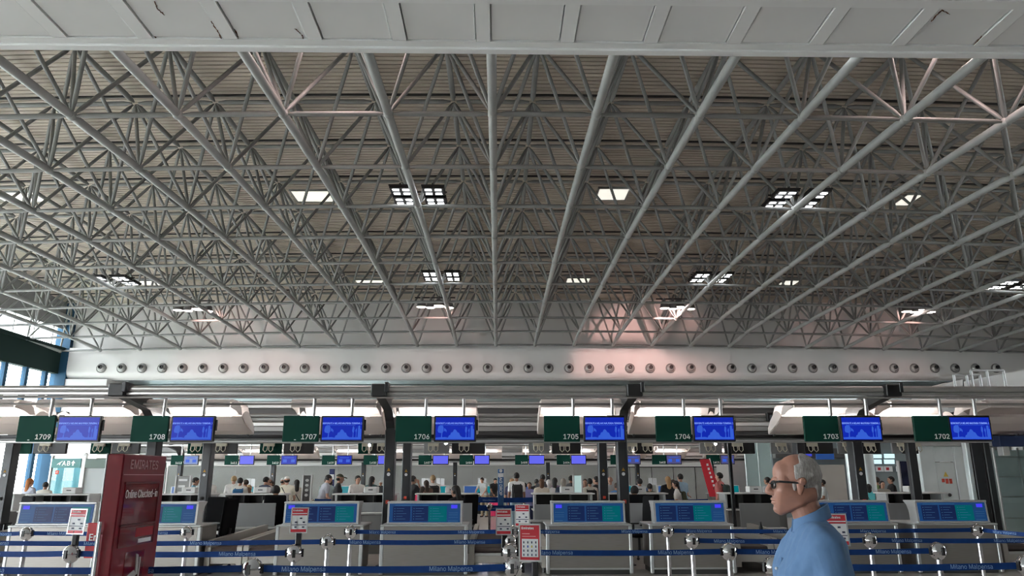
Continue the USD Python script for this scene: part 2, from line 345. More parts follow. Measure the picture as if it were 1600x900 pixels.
# white panelled soffit over the camera
SZ = 7.0; yE = atz(800, 81, SZ)[1]
sf = thing('soffit', 'low white panelled soffit with recessed panels and peeling paint', loc=(0, yE, SZ), kind='structure')
px0 = atz(767, 65, SZ)[0]; pw = (atz(767, 65, SZ)[0]-atz(505, 65, SZ)[0])/2; yA = atz(767, 65, SZ)[1]; yB = atz(767, 7, SZ)[1]; pd = yA-yB
gap = pw*23/131
obj('edge_trim', rbx(XL, XR, yE-.10, yE+.02, SZ-.03, SZ+.35, .01), SOFFR, sf)
obj('backing', bx(XL, XR, -14, yE-.05, SZ+.12, SZ+.3), SOFFR, sf)
obj('front_rail', bx(XL, XR, yA+.008, yE-.10, SZ, SZ+.12), SOFFR, sf)
for k in range(-11, 12):
    x = px0+k*pw
    obj('rib', bx(x-gap+.006, x-.006, yB-3*(pd+.17), yA, SZ+.002, SZ+.12), SOFFR, sf)
for j in range(3):
    y1 = yA-j*(pd+.17); y0 = y1-pd
    obj('cross_rail', bx(XL, XR, y0-.162, y0-.008, SZ, SZ+.118), SOFFR, sf)
    for k in range(-11, 11):
        x = px0+k*pw
        obj('ceiling_panel', rbx(x+.006, x+pw-gap-.006, y0, y1, SZ+.018, SZ+.10, .012), SOFF, sf)
obj('plain_ceiling', bx(XL, XR, -14, yB-2*(pd+.17)-pd-.17, SZ, SZ+.1), SOFF, sf)
rng = random.Random(4)
for pts in ([(242, 3), (246, 14), (256, 23)], [(242, 58), (250, 62), (258, 62), (270, 60), (273, 63)], [(330, 34), (340, 49), (347, 62)], [(367, 46), (373, 60), (384, 64)], [(462, 45), (472, 55), (475, 63), (465, 63)], [(1456, 33), (1463, 24), (1472, 16), (1483, 22)], [(1519, 73), (1526, 65), (1534, 57)]):
    for (xa, ya), (xb, yb) in zip(pts[:-1], pts[1:]):
        for u in np.arange(0, 1, .22):
            p = atz(xa+(xb-xa)*u+rng.uniform(-1, 1), ya+(yb-ya)*u+rng.uniform(-1, 1), SZ+.016); s = rng.uniform(.012, .03)
            q = atz(xa+(xb-xa)*(u+.2), ya+(yb-ya)*(u+.2), SZ+.016)
            obj('rust_scratch', tube(p, q, s*.35, 4), RUST, sf)

# outdoors beyond the facade
obj('outdoor_apron', bx(-400, XL-.4, -300, 500, -.5, -.2), OUTG, kind='structure', label='pale concrete apron outside the glass facade')
obj('outdoor_forecourt', bx(XL-.4, 200, -200, -14, -.5, -.2), OUTG, kind='structure', label='pale concrete forecourt outside the front of the hall')
obj('outdoor_lawn', bx(-60, -46, 40, 66, -.25, -.12), GRASS, kind='structure', label='green lawn outside beyond the glass facade')
V = []; nh = 60
for k in range(nh+1):
    y = -200+k*14; h = 9+14*meshkit.fbm(np.array([[k*.16, 0.3, 0]]), 3, 5)[0]; x = -390+20*math.sin(k*.2); V += [[x, y, -1], [x-45, y, h], [x-120, y, -1]]
Fs = []
for k in range(nh):
    for s in range(2): a = k*3+s; Fs += [[a, a+3, a+4], [a, a+4, a+1]]
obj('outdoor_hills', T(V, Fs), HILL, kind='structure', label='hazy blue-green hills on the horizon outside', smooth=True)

# ================================================================== SPACE FRAME
sfm = thing('space_frame', 'grey tubular steel space frame of pyramids carrying the roof', 'roof truss', loc=(0, D0, 11.65))
def nb(i, c): X = X0+c*BX; Y = D0+i*BY; return np.array([X, Y, float(zbot(X, Y))])
def nt(i, c): X = X0-.04+(c-.5)*BX; Y = D0+(i+.5)*BY; return np.array([X, Y, float(zbot(X, Y))+HT])   # top node between bottom rows i, i+1 and columns c-1, c
def seen(*P):
    for p in P:
        x, y, z = proj(p)
        if z > 1 and -120 < x < 1720 and y < 640: return True
    return False
CL, CR = -11, 15
mem = {'bottom_chord': [], 'cross_tube': [], 'brace': [], 'top_chord': [], 'top_cross_tube': [], 'node': []}
for i in range(-2, 10):
    for c in range(CL, CR+1):
        a = nb(i, c)
        if seen(a): mem['node'].append((a, a))
        if i < 9:
            b = nb(i+1, c)
            if seen(a, b): mem['bottom_chord'].append((a, b))
        if c < CR:
            b = nb(i, c+1)
            if seen(a, b): mem['cross_tube'].append((a, b))
        if i < 9 and c > CL:
            t = nt(i, c)
            for q in (nb(i, c-1), nb(i, c), nb(i+1, c-1), nb(i+1, c)):
                if seen(t, q): mem['brace'].append((t, q))
            if i < 8 and seen(t, nt(i+1, c)): mem['top_chord'].append((t, nt(i+1, c)))
            if c < CR and seen(t, nt(i, c+1)): mem['top_cross_tube'].append((t, nt(i, c+1)))
spec = {'bottom_chord': (.125, 12, STEEL), 'cross_tube': (.078, 8, STEEL2), 'brace': (.066, 8, STEEL2), 'top_chord': (.10, 8, STEEL2), 'top_cross_tube': (.085, 8, STEEL2), 'node': (.15, 0, STEEL)}
for k, L in mem.items():
    r, n, m = spec[k]
    L.sort(key=lambda ab: proj((ab[0]+ab[1])/2)[2])
    made = []
    for a, b in L:
        if k == 'node': made.append(ball(a, r, 1))
        elif k == 'bottom_chord': made.append(rings([a, a+(b-a)*.03, a+(b-a)*.06, b-(b-a)*.06, b-(b-a)*.03, b], [r*.8, r*.84, r, r, r*.84, r*.8], np.array([b-a]*6), n))
        else: made.append(strut(a, b, r, n))
    for g in made[:300]: obj(k, g, m, sfm, smooth=50)
    if made[300:]: obj(k, join(made[300:]), m, sfm, smooth=50, kind='stuff')

# skylights, LED lights, floodlights in the frame
def deck_hit(x, y):
    d = ray(x, y); t = 30.0
    for _ in range(30):
        P = EYE+d*t; t *= 1+0.6*((zbot(P[0], P[1])+ZD-P[2]))/max(P[2], 1)
    return EYE+d*t
places = ('far left edge of the picture', 'left of the centre', 'right of the centre', 'right part of the roof')
for k, (x, y, w, h, lab) in enumerate(((30, 306, 44, 16, 'skylight at the far left of the near row'), (489, 305, 46, 17, 'skylight left of the centre in the near row'), (957, 302, 52, 17, 'skylight just right of the centre in the near row'), (1418, 311, 48, 16, 'skylight at the right of the near row'), (240, 441, 34, 8, 'small skylight at the far left of the distant row'), (579, 440, 38, 9, 'small skylight left of the centre in the distant row'), (903, 438, 38, 10, 'small skylight right of the centre in the distant row'), (1232, 441, 36, 8, 'small skylight right of the twin lamps in the distant row'), (1548, 449, 34, 8, 'small skylight at the far right of the distant row'))):
    a, b = deck_hit(x-w/2, y+h/2), deck_hit(x+w/2, y-h/2); c = (a+b)/2; zz = float(zbot(c[0], c[1]))+ZD
    t = thing('skylight', 'bright square '+lab, 'skylight', loc=(c[0], c[1], zz-.05), group=None)
    hx, hy = abs(b[0]-a[0])/2, abs(b[1]-a[1])/2
    obj('diffuser', bx(c[0]-hx, c[0]+hx, c[1]-hy, c[1]+hy, zz-.06, zz-.03), SKYL, t)
    for x0, x1, y0, y1 in ((-hx-.08, hx+.08, -hy-.08, -hy), (-hx-.08, hx+.08, hy, hy+.08), (-hx-.08, -hx, -hy, hy), (hx, hx+.08, -hy, hy)):
        obj('frame', bx(c[0]+x0, c[0]+x1, c[1]+y0, c[1]+y1, zz-.08, zz+.05), STEEL, t)
led = None
for x, y, i, lab in ((654, 322, 2, 'near LED panel cluster left of the centre chord'), (1245, 324, 2, 'near LED panel cluster at the right'), (177, 446, 5, 'distant LED panel cluster at the far left'), (690, 441, 5, 'distant LED panel cluster near the centre'), (1111, 442, 5, 'distant LED panel cluster right of the centre'), (1586, 455, 5, 'distant LED panel cluster at the right edge'), (380, -60, -1, 'LED panel cluster above the soffit at the left'), (780, -60, -1, 'LED panel cluster above the soffit at the middle'), (1250, -60, -1, 'LED panel cluster above the soffit at the right')):
    P = at(x, y, D0+i*BY+.1) if y > 0 else np.array([(x-777)/60., D0+i*BY+.1, 0]); P[2] = float(zbot(P[0], P[1]))+.42; lab = lab+' of the space frame'
    if led is None:
        led = thing('led_light', lab, 'ceiling light', loc=P)
        for sx in (-1, 1):
            for s in (-1, 1):
                cx, cy = sx*.62, s*.52
                u = obj('lamp_unit', join([rbx(cx-.42, cx+.42, cy-.40, cy+.40, 0, .10, .02), bx(cx-.44, cx+.44, cy-.42, cy+.42, .09, .13)]), BLACK, led, local=True)
                for ax in (-.19, .19):
                    for ay in (-.19, .19):
                        obj('lens', rbx(cx+ax-.13, cx+ax+.13, cy+ay-.085, cy+ay+.085, -.02, .02, .018), LED, u, local=True)
            obj('bracket', tube((sx*.62, -.95, .16), (sx*.62, .95, .16), .03, 6), BLACK, led, local=True)
        obj('hanger', tube((-1.1, 0, .2), (1.1, 0, .2), .03, 6), BLACK, led, local=True)
    else: dup(led, P, 0, lab)
fl = None
for x, y, i, lab in ((300, 483, 6.4, 'round floodlights at the left'), (678, 478, 6.4, 'round floodlights left of the centre'), (1056, 480, 6.4, 'round floodlights washing the wall pink right of the centre'), (1432, 485, 6.4, 'round floodlights at the right'), (520, -10, -.15, 'round floodlights hidden above the soffit at the left'), (1480, -10, -.15, 'round floodlights hidden above the soffit at the right')):
    P = at(x, y, D0+i*BY)
    if y < 0: P = at(x, 178, D0-.4); P[1] -= .9; P[2] = float(zbot(P[0], P[1]))+2.2
    lab = 'cluster of '+lab+' of the space frame' if y > 0 else 'cluster of '+lab
    if fl is None:
        fl = thing('floodlight', lab, 'floodlight', loc=P)
        for cx, cy, cz, r in ((-.75, -.2, -.12, .30), (-.2, -.1, -.14, .27), (.25, .3, .05, .40), (.95, .1, -.1, .28)):
            h = obj('reflector', lathe([(r, 0), (r*1.02, .03), (r*.8, .28), (r*.3, .40), (r*.3, .62), (.05, .66)], c=(cx, cy, cz), n=16), mat('lamp_housing_%d' % int(100*r), (.25, .25, .25), .4, .5), fl, smooth=40, local=True)
            obj('lens', lathe([(.02, -.02), (r*.95, -.005), (r*.95, .02), (.02, .02)], c=(cx, cy, cz), n=16), DISH, h, local=True)
        obj('rail', tube((-1.2, .1, .55), (1.3, .1, .55), .04, 6), BLACK, fl, local=True)
    else: dup(fl, P, 0, lab)
    if y > 0:
        power = {300: 1800, 678: 900, 1056: 6500, 1432: 2400}[x]
        L = UsdLux.SphereLight.Define(stage, '/World/floodlight_beam_%d' % x); L.CreateRadiusAttr(.12); L.CreateIntensityAttr(power); L.CreateColorAttr(Gf.Vec3f(1.0, .56, .50)); L.CreateNormalizeAttr(False)
        sh_ = UsdLux.ShapingAPI.Apply(L.GetPrim()); sh_.CreateShapingConeAngleAttr(34.0); sh_.CreateShapingConeSoftnessAttr(.4)
        p0 = P+np.array([.25, .3, -.15]); dr_ = np.array([P[0]+.5, YW, 9.3])-p0; dr_ /= np.linalg.norm(dr_); zx = -dr_; xx_ = np.cross([0, 0, 1.0], zx); xx_ /= np.linalg.norm(xx_); yy_ = np.cross(zx, xx_)
        UsdGeom.Xformable(L).AddTransformOp().Set(Gf.Matrix4d(*[float(v) for v in (*xx_, 0, *yy_, 0, *zx, 0, *p0, 1)]))
#@@STAGE2
# ================================================================== FIRST CHECK-IN ISLAND
YG = 13.3; YC = 13.4
def zat(y, Y, x=800): return at(x, y, Y)[2]
ORD = {n: o for n, o in zip(range(1709, 1701, -1), ('the leftmost', 'the second from the left', 'the third from the left', 'the fourth from the left', 'the fourth from the right', 'the third from the right', 'the second from the right', 'the rightmost'))}
# signs: number, board left/right px, screen left/right px
SIGNS = [(1709, 27, 84, 88, 156), (1708, 205, 262, 266, 334), (1707, 442, 498, 501, 568), (1706, 618, 674, 678, 744), (1705, 850, 906, 912, 978), (1704, 1025, 1080, 1083, 1149), (1703, 1257, 1311, 1314, 1379), (1702, 1429, 1484, 1484, 1550)]
# gantry beam in front: two tubes and black joint boxes
def gantry(Y, label, jx, x0, x1):
    t = thing('gantry_beam', label, 'beam', loc=(0, Y, 3.1))
    zt, zb = zat(603, YG), zat(616, YG)
    r = (zt-zb)*.40
    obj('main_tube', tube((x0, Y, zt-r), (x1, Y, zt-r), r, 16), BEAMM, t, smooth=40)
    obj('flat_rail', rbx(x0, x1, Y-.05, Y+.04, zb-.02, zb+.035, .012), BEAMM, t)
    obj('lower_tube', tube((x0, Y-.01, zb-.055), (x1, Y-.01, zb-.055), .022, 8), BEAMM, t, smooth=40)
    for x in jx:
        obj('joint_box', rbx(x-.14, x+.14, Y-.16, Y+.12, zb-.05, zt+.02, .015), BLACK, t)
        obj('bolt_plate', rbx(x+.10, x+.17, Y-.17, Y+.13, zb+.02, zt+.05, .01), COLM, t)
    return t
JX = [at(x, 610, YG)[0] for x in (-215, 188, 594, 990, 1390, 1795)]
gantry(YG, 'long brushed metal gantry beam over the front check-in signs', JX, -13, 16)
YR = 19.35
gantry(YR, 'rear metal gantry beam of the first check-in island behind the white canopies', JX, -16, 16)
for Y, z, lab in ((14.0, zat(620, 14.0), 'upper thin hanger rail behind the front gantry'), (14.05, zat(631.5, 14.05), 'lower thin hanger rail above the white canopies')):
    t = thing('hanger_rail', lab, 'rail', loc=(0, Y, z)); obj('tube', tube((-13.5, Y, z), (16, Y, z), .022, 8), BEAMM, t, smooth=40)
    for x in JX[1:-1]: obj('clip', rbx(x-.05, x+.05, Y-.035, Y+.035, z-.035, z+.035, .008), COLM, t)
# columns with a curved arm reaching to the gantry
def sticker(t, x, y, z):
    tri = obj('warning_triangle', extr_xz([(x-.035, z+.09), (x+.035, z+.09), (x, z+.155)], y-.008, y), STICK_Y, t)
    obj('round_notice', lathe([(.012, .008), (.032, .008), (.034, .0), (.012, 0)], c=(x, y, z+.03), n=14, axis='-y'), PAPER, t)
for k, (x, lab) in enumerate(zip(JX[:-1], ('at the far left edge', 'behind the red totem', 'left of sign 1706', 'behind sign 1705', 'right of sign 1703'))):
    for Y, YB, row in ((14.9, YG, 'front'), (17.7, YR, 'rear')):
        t = thing('gantry_column', f'dark steel {row} column with a curved arm, {lab}', 'column', loc=(x, Y, 0))
        w, d = .10, .14
        obj('post', rbx(x-w, x+w, Y-d, Y+d, 0, 2.55, .015), COLM, t)
        s = 1 if YB > Y else -1; pr = []; zt = 3.12
        pts = [(Y, 2.5), (Y, 2.62), (Y+s*.12, 2.82), (Y+s*.42, 3.0), (YB-s*.1, zt)]
        wd = [.14, .14, .145, .13, .09]; A = []; B = []
        for (py, pz), q in zip(pts, wd):
            A.append((py-s*q, pz+(.0 if q == .14 else q*.8))); B.append((py+s*q, pz-(.0 if q == .14 else q*.8)))
        A[0] = (Y-s*.14, 2.5); B[0] = (Y+s*.14, 2.5); A[1] = (Y-s*.14, 2.66); B[1] = (Y+s*.14, 2.58)
        obj('arm', extr(A+B[::-1], x-.085, x+.085), COLM, t)
        obj('base_plate', rbx(x-.17, x+.17, Y-.2, Y+.2, 0, .02, .005), COLM, t)
        obj('grip_handle', tube((x-.03, Y-d-.02, 1.17), (x+.03, Y-d-.02, 1.17), .035, 8), STICK_R if k in (2, 3, 4) else COLM, t, smooth=40)
        sticker(t, x, Y-d, 1.66)
# signs
def skyline(x0, x1, z0, z1, y):
    w, h = x1-x0, z1-z0; M = []
    def P(pts): M.append(extr_xz([(x0+u*w, z0+v*h) for u, v in pts], y-.003, y))
    P([(.0, .03), (.0, .10), (.14, .12), (.155, .30), (.07, .33), (.05, .42), (.07, .60), (.12, .66), (.18, .65), (.205, .55), (.2, .38), (.175, .30), (.17, .12), (.25, .13), (.32, .10), (.345, .20), (.38, .22), (.40, .33), (.44, .34), (.47, .45), (.50, .47), (.53, .43), (.56, .34), (.60, .32), (.64, .18), (.70, .12), (.77, .12), (.78, .3), (.755, .4), (.765, .55), (.785, .62), (.81, .52), (.805, .38), (.79, .3), (.795, .12), (.85, .12), (.855, .32), (.835, .42), (.865, .53), (.88, .44), (.868, .32), (.87, .12), (.9, .12), (.905, .62), (.955, .64), (.96, .48), (.985, .48), (.985, .03)])
    P([(.215, .38), (.215, .52), (.25, .50), (.285, .42), (.275, .33), (.25, .40)])
    return M
def hanger(t, x, z0, Y=YG):
    obj('hanger', tube((x, Y, z0), (x, Y, zat(616, YG)-.03), .032, 10), BEAMM, t, smooth=40)
YS = 13.36
ZB, ZT = zat(690, YS), zat(649.5, YS)
for n, a, b, c, d in SIGNS:
    xa, xb, xc, xd = (at(q, 670, YS)[0] for q in (a, b, c, d))
    t = thing('number_board', f'dark green number board reading {n}, {ORD[n]} of the front row', 'sign', loc=((xa+xb)/2, YS, ZB))
    obj('panel', rbx(xa, xb, YS, YS+.06, ZB, ZT, .008), GREEN, t)
    obj('numerals', text(str(n), .085, (xb-.165, YS-.004, ZB+.045), .006, True, squeeze=.95), WHITET, t)
    hanger(t, xb-.11, ZT-.02, YS+.03)
    if n in (1709, 1707): obj('small_sticker', bx(xa+.21, xa+.245, YS-.003, YS, ZB+.025, ZB+.04), WHITET, t)
    t = thing('display_screen', f'blue skyline display screen beside board {n}, {ORD[n]} of the front row', 'screen', loc=((xc+xd)/2, YS, ZB))
    obj('housing', rbx(xc, xd, YS+.01, YS+.09, ZB+.0, ZT+.005, .01), BLACK, t)
    f = obj('picture', bx(xc+.03, xd-.03, YS+.004, YS+.012, ZB+.03, ZT-.03), SCRB, t)
    obj('skyline', skyline(xc+.03, xd-.03, ZB+.03, ZT-.03, YS+.004), SCRL, f)
    obj('greeting', text('BENVENUTI A MILANO MALPENSA TERMINAL 1', .030, ((xc+xd)/2, YS+.003, ZB+.31), .003, True, squeeze=.74), SCRT, f)
    obj('greeting_line', bx(xc+.15, xd-.15, YS, YS+.003, ZB+.287, ZB+.293), SCRL, f)
    obj('speaker', rbx(xd-.005, xd+.03, YS+.05, YS+.09, ZB+.2, ZT-.07, .006), BLACK, t)
    hanger(t, xd-.23, ZT-.02, YS+.05)
# canopies above the desks
canopies = [(at(px, 640, 14.2)[0], n) for n, px in ((1709, 57), (1708, 226), (1707, 455), (1706, 612), (1705, 846), (1704, 1001), (1703, 1241), (1702, 1393))]
canopies = [(canopies[0][0]-2.05, 1710)]+canopies+[(canopies[-1][0]+1.95, 1701)]
for x0, n in canopies:
    x1 = x0+1.62
    lab = f'white curved light canopy behind sign {n}, {ORD[n]} of the lit ones' if 1701 < n < 1710 else ('white curved light canopy cut by the left edge of the picture' if n == 1710 else 'unlit grey curved canopy at the right edge of the picture')
    t = thing('light_canopy', lab, 'canopy', loc=((x0+x1)/2, 15, 2.5))
    obj('upper_valance', sheet([(14.2, 2.94), (14.17, 2.99), (14.18, 3.05), (14.26, 3.085)], x0, x1, .012), CANOPY, t)
    obj('lower_shell', sheet([(15.68, 2.515), (15.45, 2.58), (15.1, 2.70), (14.87, 2.82)], x0, x1, .012), CANOPY, t)
    obj('reflector', sheet([(15.3, 2.70), (15.34, 2.9), (15.2, 3.04), (14.9, 3.10), (14.3, 3.10)], x0, x1, .012), CANOPY, t)
    for xx in (x0-.012, x1):
        obj('end_fin', extr([(15.68, 2.515), (15.45, 2.58), (15.1, 2.70), (14.87, 2.82), (14.93, 2.87), (15.02, 2.92), (15.13, 2.94), (15.28, 2.90), (15.5, 2.77), (15.66, 2.63)], xx, xx+.012), CANOPY, t)
        obj('end_fin', extr([(14.2, 2.94), (14.3, 3.05), (14.45, 3.09), (14.6, 3.07), (14.78, 2.98), (14.87, 2.84), (14.7, 2.84), (14.5, 2.90)][::-1], xx, xx+.012), CANOPY, t)
    for u in (.12, 1.5): obj('support', rbx(x0+u-.02, x0+u+.02, 15.66, 15.79, 2.46, 2.54, .006), COLM, t)
    if n > 1701: obj('fluorescent_tube', tube((x0+.1, 15.0, 2.84), (x1-.25, 15.0, 2.84), .014, 6), TUBE, t)
t = thing('lower_rail', 'long dark and silver rail under the white canopies', 'rail', loc=(0, 15.8, 2.4))
obj('dark_channel', rbx(-15.5, 17, 15.72, 15.84, 2.43, 2.50, .01), BLACK, t)
obj('silver_strip', rbx(-15.5, 17, 15.70, 15.78, 2.33, 2.39, .015), BRUSHL, t)
obj('web', rbx(-15.5, 17, 15.76, 15.80, 2.38, 2.44, .005), MGREY, t)

# ------------------------------------------------------------------ front counters
def info_panel(t, x0, x1, z0, z1, y0, y1, kind):
    """The printed and lit front of the desk hood; the screen part sits at the left (L) or the right (R)."""
    def q(u0, u1, v0, v1, e=0.0):
        P = []
        for u, v in ((u0, v0), (u1, v0), (u1, v1), (u0, v1)):
            P.append((x0+u*(x1-x0), y0+(y1-y0)*v-.002-e, z0+v*(z1-z0)))
        P = np.array(P); return T(np.vstack([P, P+[0, .004, 0]]), np.vstack([BF[:, ::-1]]))
    f = obj('info_panel', q(0, 1, 0, 1), PANB, t)
    o = .15 if kind == 'L' else 0.0
    for a, b in ((.05+o, .295+o), (.32+o, .55+o)): obj('navy_column', q(a, b, .06, .86, .003), PANN, f)
    obj('teal_column', q(.55+o, .81+o, .04, .86, .003), PANT, f)
    a = .03 if kind == 'L' else .87
    obj('small_display', q(a, a+.09, .74, .93, .004), PANV, f)
    L = [q(.08+o, .55+o, .90, .925, .003)]
    r2 = random.Random(7)
    for c in (.07, .34, .58):
        for k in range(5):
            v = .72-k*.14; L += [q(c+o, c+.012+o, v, v+.04, .006), q(c+.03+o, c+.03+r2.uniform(.08, .17)+o, v+.01, v+.03, .006)]
    for k in range(3): v = .5-k*.12; a2 = .02 if kind == 'L' else .84; L.append(q(a2, a2+.13, v, v+.015, .004))
    L.append(q(.02 if kind == 'L' else .83, .13 if kind == 'L' else .97, .05, .08, .004))
    obj('printed_line', join(L), PANW, f, kind='stuff')
HOOD = [(0, 0), (.03, .37), (.05, .385), (.42, .385), (.42, .365), (.33, .31), (.27, .20), (.25, 0)]
COUNT = [(1709, 27, 148, 'L'), (1708, 187, 308, 'R'), (1707, 443, 560, 'L'), (1706, 605, 722, 'R'), (1705, 862, 977, 'L'), (1704, 1022, 1135, 'R'), (1703, 1280, 1390, 'L'), (1702, 1433, 1545, 'R')]
CX = {}
for n, a, b, kind in COUNT:
    xa, xb = at(a, 803, YC)[0], at(b, 803, YC)[0]; c = (xa+xb)/2; CX[n] = c; h = (xb-xa)/2; zt = .835
    t = thing('check_in_counter', f'brushed steel check-in counter with blue panel below sign {n}, {ORD[n]}', 'counter', loc=(c, YC, 0))
    w = h+.075
    obj('plinth', bx(c-w+.03, c+w-.03, YC+.05, YC+.8, 0, .09), DGREY, t)
    obj('front_panel', rbx(c-w+.03, c+w-.03, YC-.02, YC+.01, .09, zt-.03, .004), BRUSH, t)
    for s in (-1, 1):
        obj('corner_post', rbx(c+s*w-.03, c+s*w+.03, YC-.03, YC+.04, .02, zt-.03, .01), BRUSHL, t)
        obj('side_panel', rbx(c+s*(w-.02)-.012, c+s*(w-.02)+.012, YC+.04, YC+.82, .09, zt-.03, .004), BRUSH, t)
    obj('kick_rail', rbx(c-w+.03, c+w-.03, YC-.035, YC-.01, .085, .115, .006), BRUSHL, t)
    obj('counter_top', rbx(c-w-.03, c+w+.03, YC-.05, YC+.86, zt-.03, zt, .01), BRUSHL, t)
    P = [(YC+y, zt+z) for y, z in HOOD]
    hd = obj('hood', extr(P, c-h, c+h), LTBL if n in (1709, 1708) else BRUSHL, t)
    obj('hood_frame', join([rbx(c-h-.006, c+h+.006, YC-.012, YC+.06, zt, zt+.035, .01), rbx(c-h-.006, c+h+.006, YC+.015, YC+.07, zt+.355, zt+.39, .01)]), BRUSHL, t)
    info_panel(t, c-h+.035, c+h-.035, zt+.037, zt+.350, YC+.001, YC+.027, kind)
    obj('desk_monitor', rbx(c-.2, c+.2, YC+.50, YC+.53, zt+.08, zt+.33, .01), BLACK, t)

# ------------------------------------------------------------------ baggage conveyors between the desks
def conveyor(x0, x1, lab, y0=13.55, y1=16.8):
    t = thing('baggage_conveyor', lab, 'conveyor', loc=((x0+x1)/2, y0, 0))
    sl = lambda y: .44+.05*(y-y0)/(y1-y0)
    for xx in (x0, x1-.09):
        obj('side_rail', extr([(y0, sl(y0)+.02), (y0+.12, sl(y0)+.13), (y1, sl(y1)+.15), (y1, .1), (y0, .1)], xx, xx+.09), BEIGE, t)
    obj('rubber_belt', extr([(y0+.1, sl(y0)), (y1, sl(y1)), (y1, sl(y1)-.03), (y0+.1, sl(y0)-.03)], x0+.09, x1-.09), RUBBER, t)
    obj('end_roller', rings([(x0+.09, y0+.1, sl(y0)-.05), (x1-.09, y0+.1, sl(y0)-.05)], [.05, .05], n=12), RUBBER, t, smooth=40)
    obj('front_plate', rbx(x0+.09, x1-.09, y0+.03, y0+.06, .18, sl(y0)-.11, .006), BEIGE, t)
    obj('scale_plate', rbx(x0+.1, x1-.1, y0-.0, y0+.07, .30, .34, .006), BRUSHL, t)
    for yy in (y0+.2, y1-.3):
        for xx in (x0+.045, x1-.045): obj('leg', tube((xx, yy, 0), (xx, yy, .12), .03, 6), DGREY, t)
for x0, x1, lab in ((-5.10, -4.46, 'left baggage conveyor just right of the red totem'), (-4.44, -3.80, 'baggage conveyor against the left side of counter 1707'), (-.50, .18, 'baggage conveyor against the right side of counter 1706'), (.2, .86, 'baggage conveyor half hidden by the middle red notices'), (4.20, 4.88, 'baggage conveyor under the thin black pole'), (4.9, 5.58, 'baggage conveyor partly behind the walking man'), (8.98, 9.66, 'left baggage conveyor beyond counter 1702 at the right edge'), (-9.95, -9.25, 'baggage conveyor left of counter 1709')):
    conveyor(x0, x1, lab)
# grey modesty screens on the rear ledge
for a, b, y0, y1, lab in ((366, 431, 786, 823, 'plain grey screen panel behind the conveyors left of counter 1707'), (690, 738, 786, 830, 'plain grey screen panel behind the fourth counter'), (976, 1022, 786, 826, 'plain grey screen panel behind an office chair right of counter 1705'), (1158, 1216, 786, 824, 'plain grey screen panel right of counter 1704'), (560, 600, 785, 800, 'small plain grey screen panel beside the black office chair'), (1388, 1424, 786, 812, 'plain grey screen panel behind the rightmost counter'), (835, 866, 788, 812, 'plain grey screen panel left of counter 1705')):
    Y = 17.05; p, q = at(a, y1, Y), at(b, y0, Y)
    t = thing('screen_panel', lab, 'panel', loc=((p[0]+q[0])/2, Y, 0))
    obj('sheet', rbx(p[0], q[0], Y, Y+.03, p[2], q[2], .006), GREYP, t)
    obj('ledge', rbx(p[0]-.1, q[0]+.1, Y-.12, Y+.1, p[2]-.05, p[2], .01), BRUSHL, t)
    obj('base', rbx(p[0]-.05, q[0]+.05, Y, Y+.08, 0, p[2]-.05, .01), MGREY, t)
# ------------------------------------------------------------------ rear desks of the first island, seen from behind
RX = [-12.4, -10.6, -7.7, -5.95, -3.25, -1.25, 1.6, 3.4, 6.3, 10.3]
RN = ['at the far left edge', 'second from the left', 'behind the red totem', 'left of a seated clerk in grey', 'behind the black office chair', 'beside the dark seated clerk', 'under the white-haired woman', 'left of the clerk in white', 'left of the walking man', 'at the far right']
for k, (c, lab) in enumerate(zip(RX, RN)):
    t = thing('rear_counter', f'rear check-in desk with an open dark back, {lab}', 'counter', loc=(c, 18.7, 0)); w = .72; Y0, Y1 = 18.3, 19.1
    obj('body', rbx(c-w, c+w, Y0+.1, Y1, 0, .84, .01), MGREY, t)
    obj('desk_top', rbx(c-w-.04, c+w+.04, Y0-.1, Y1+.04, .84, .87, .008), LTBL, t)
    for s in (-1, 1): obj('side_cheek', rbx(c+s*(w-.03)-.03, c+s*(w-.03)+.03, Y0+.25, Y1-.02, .87, 1.22, .01), LTBL if k < 3 else BRUSHL, t)
    obj('hood_back', bx(c-w, c+w, Y1-.06, Y1-.02, .87, 1.22), BLACK, t)
    obj('hood_top', rbx(c-w-.05, c+w+.05, Y0+.15, Y1, 1.215, 1.25, .01), LTBL, t)
    for u in (-.25, .2): obj('shelf_divider', bx(c+u-.012, c+u+.012, Y0+.35, Y1-.06, .87, 1.21), DGREY, t)
    pr_ = obj('ticket_printer', rbx(c-.05, c+.28, Y0+.4, Y0+.7, 1.25, 1.40, .015), LTBL, t)
    obj('printer_slot', bx(c+.06, c+.17, Y0+.392, Y0+.4, 1.32, 1.345), DGREY, pr_)
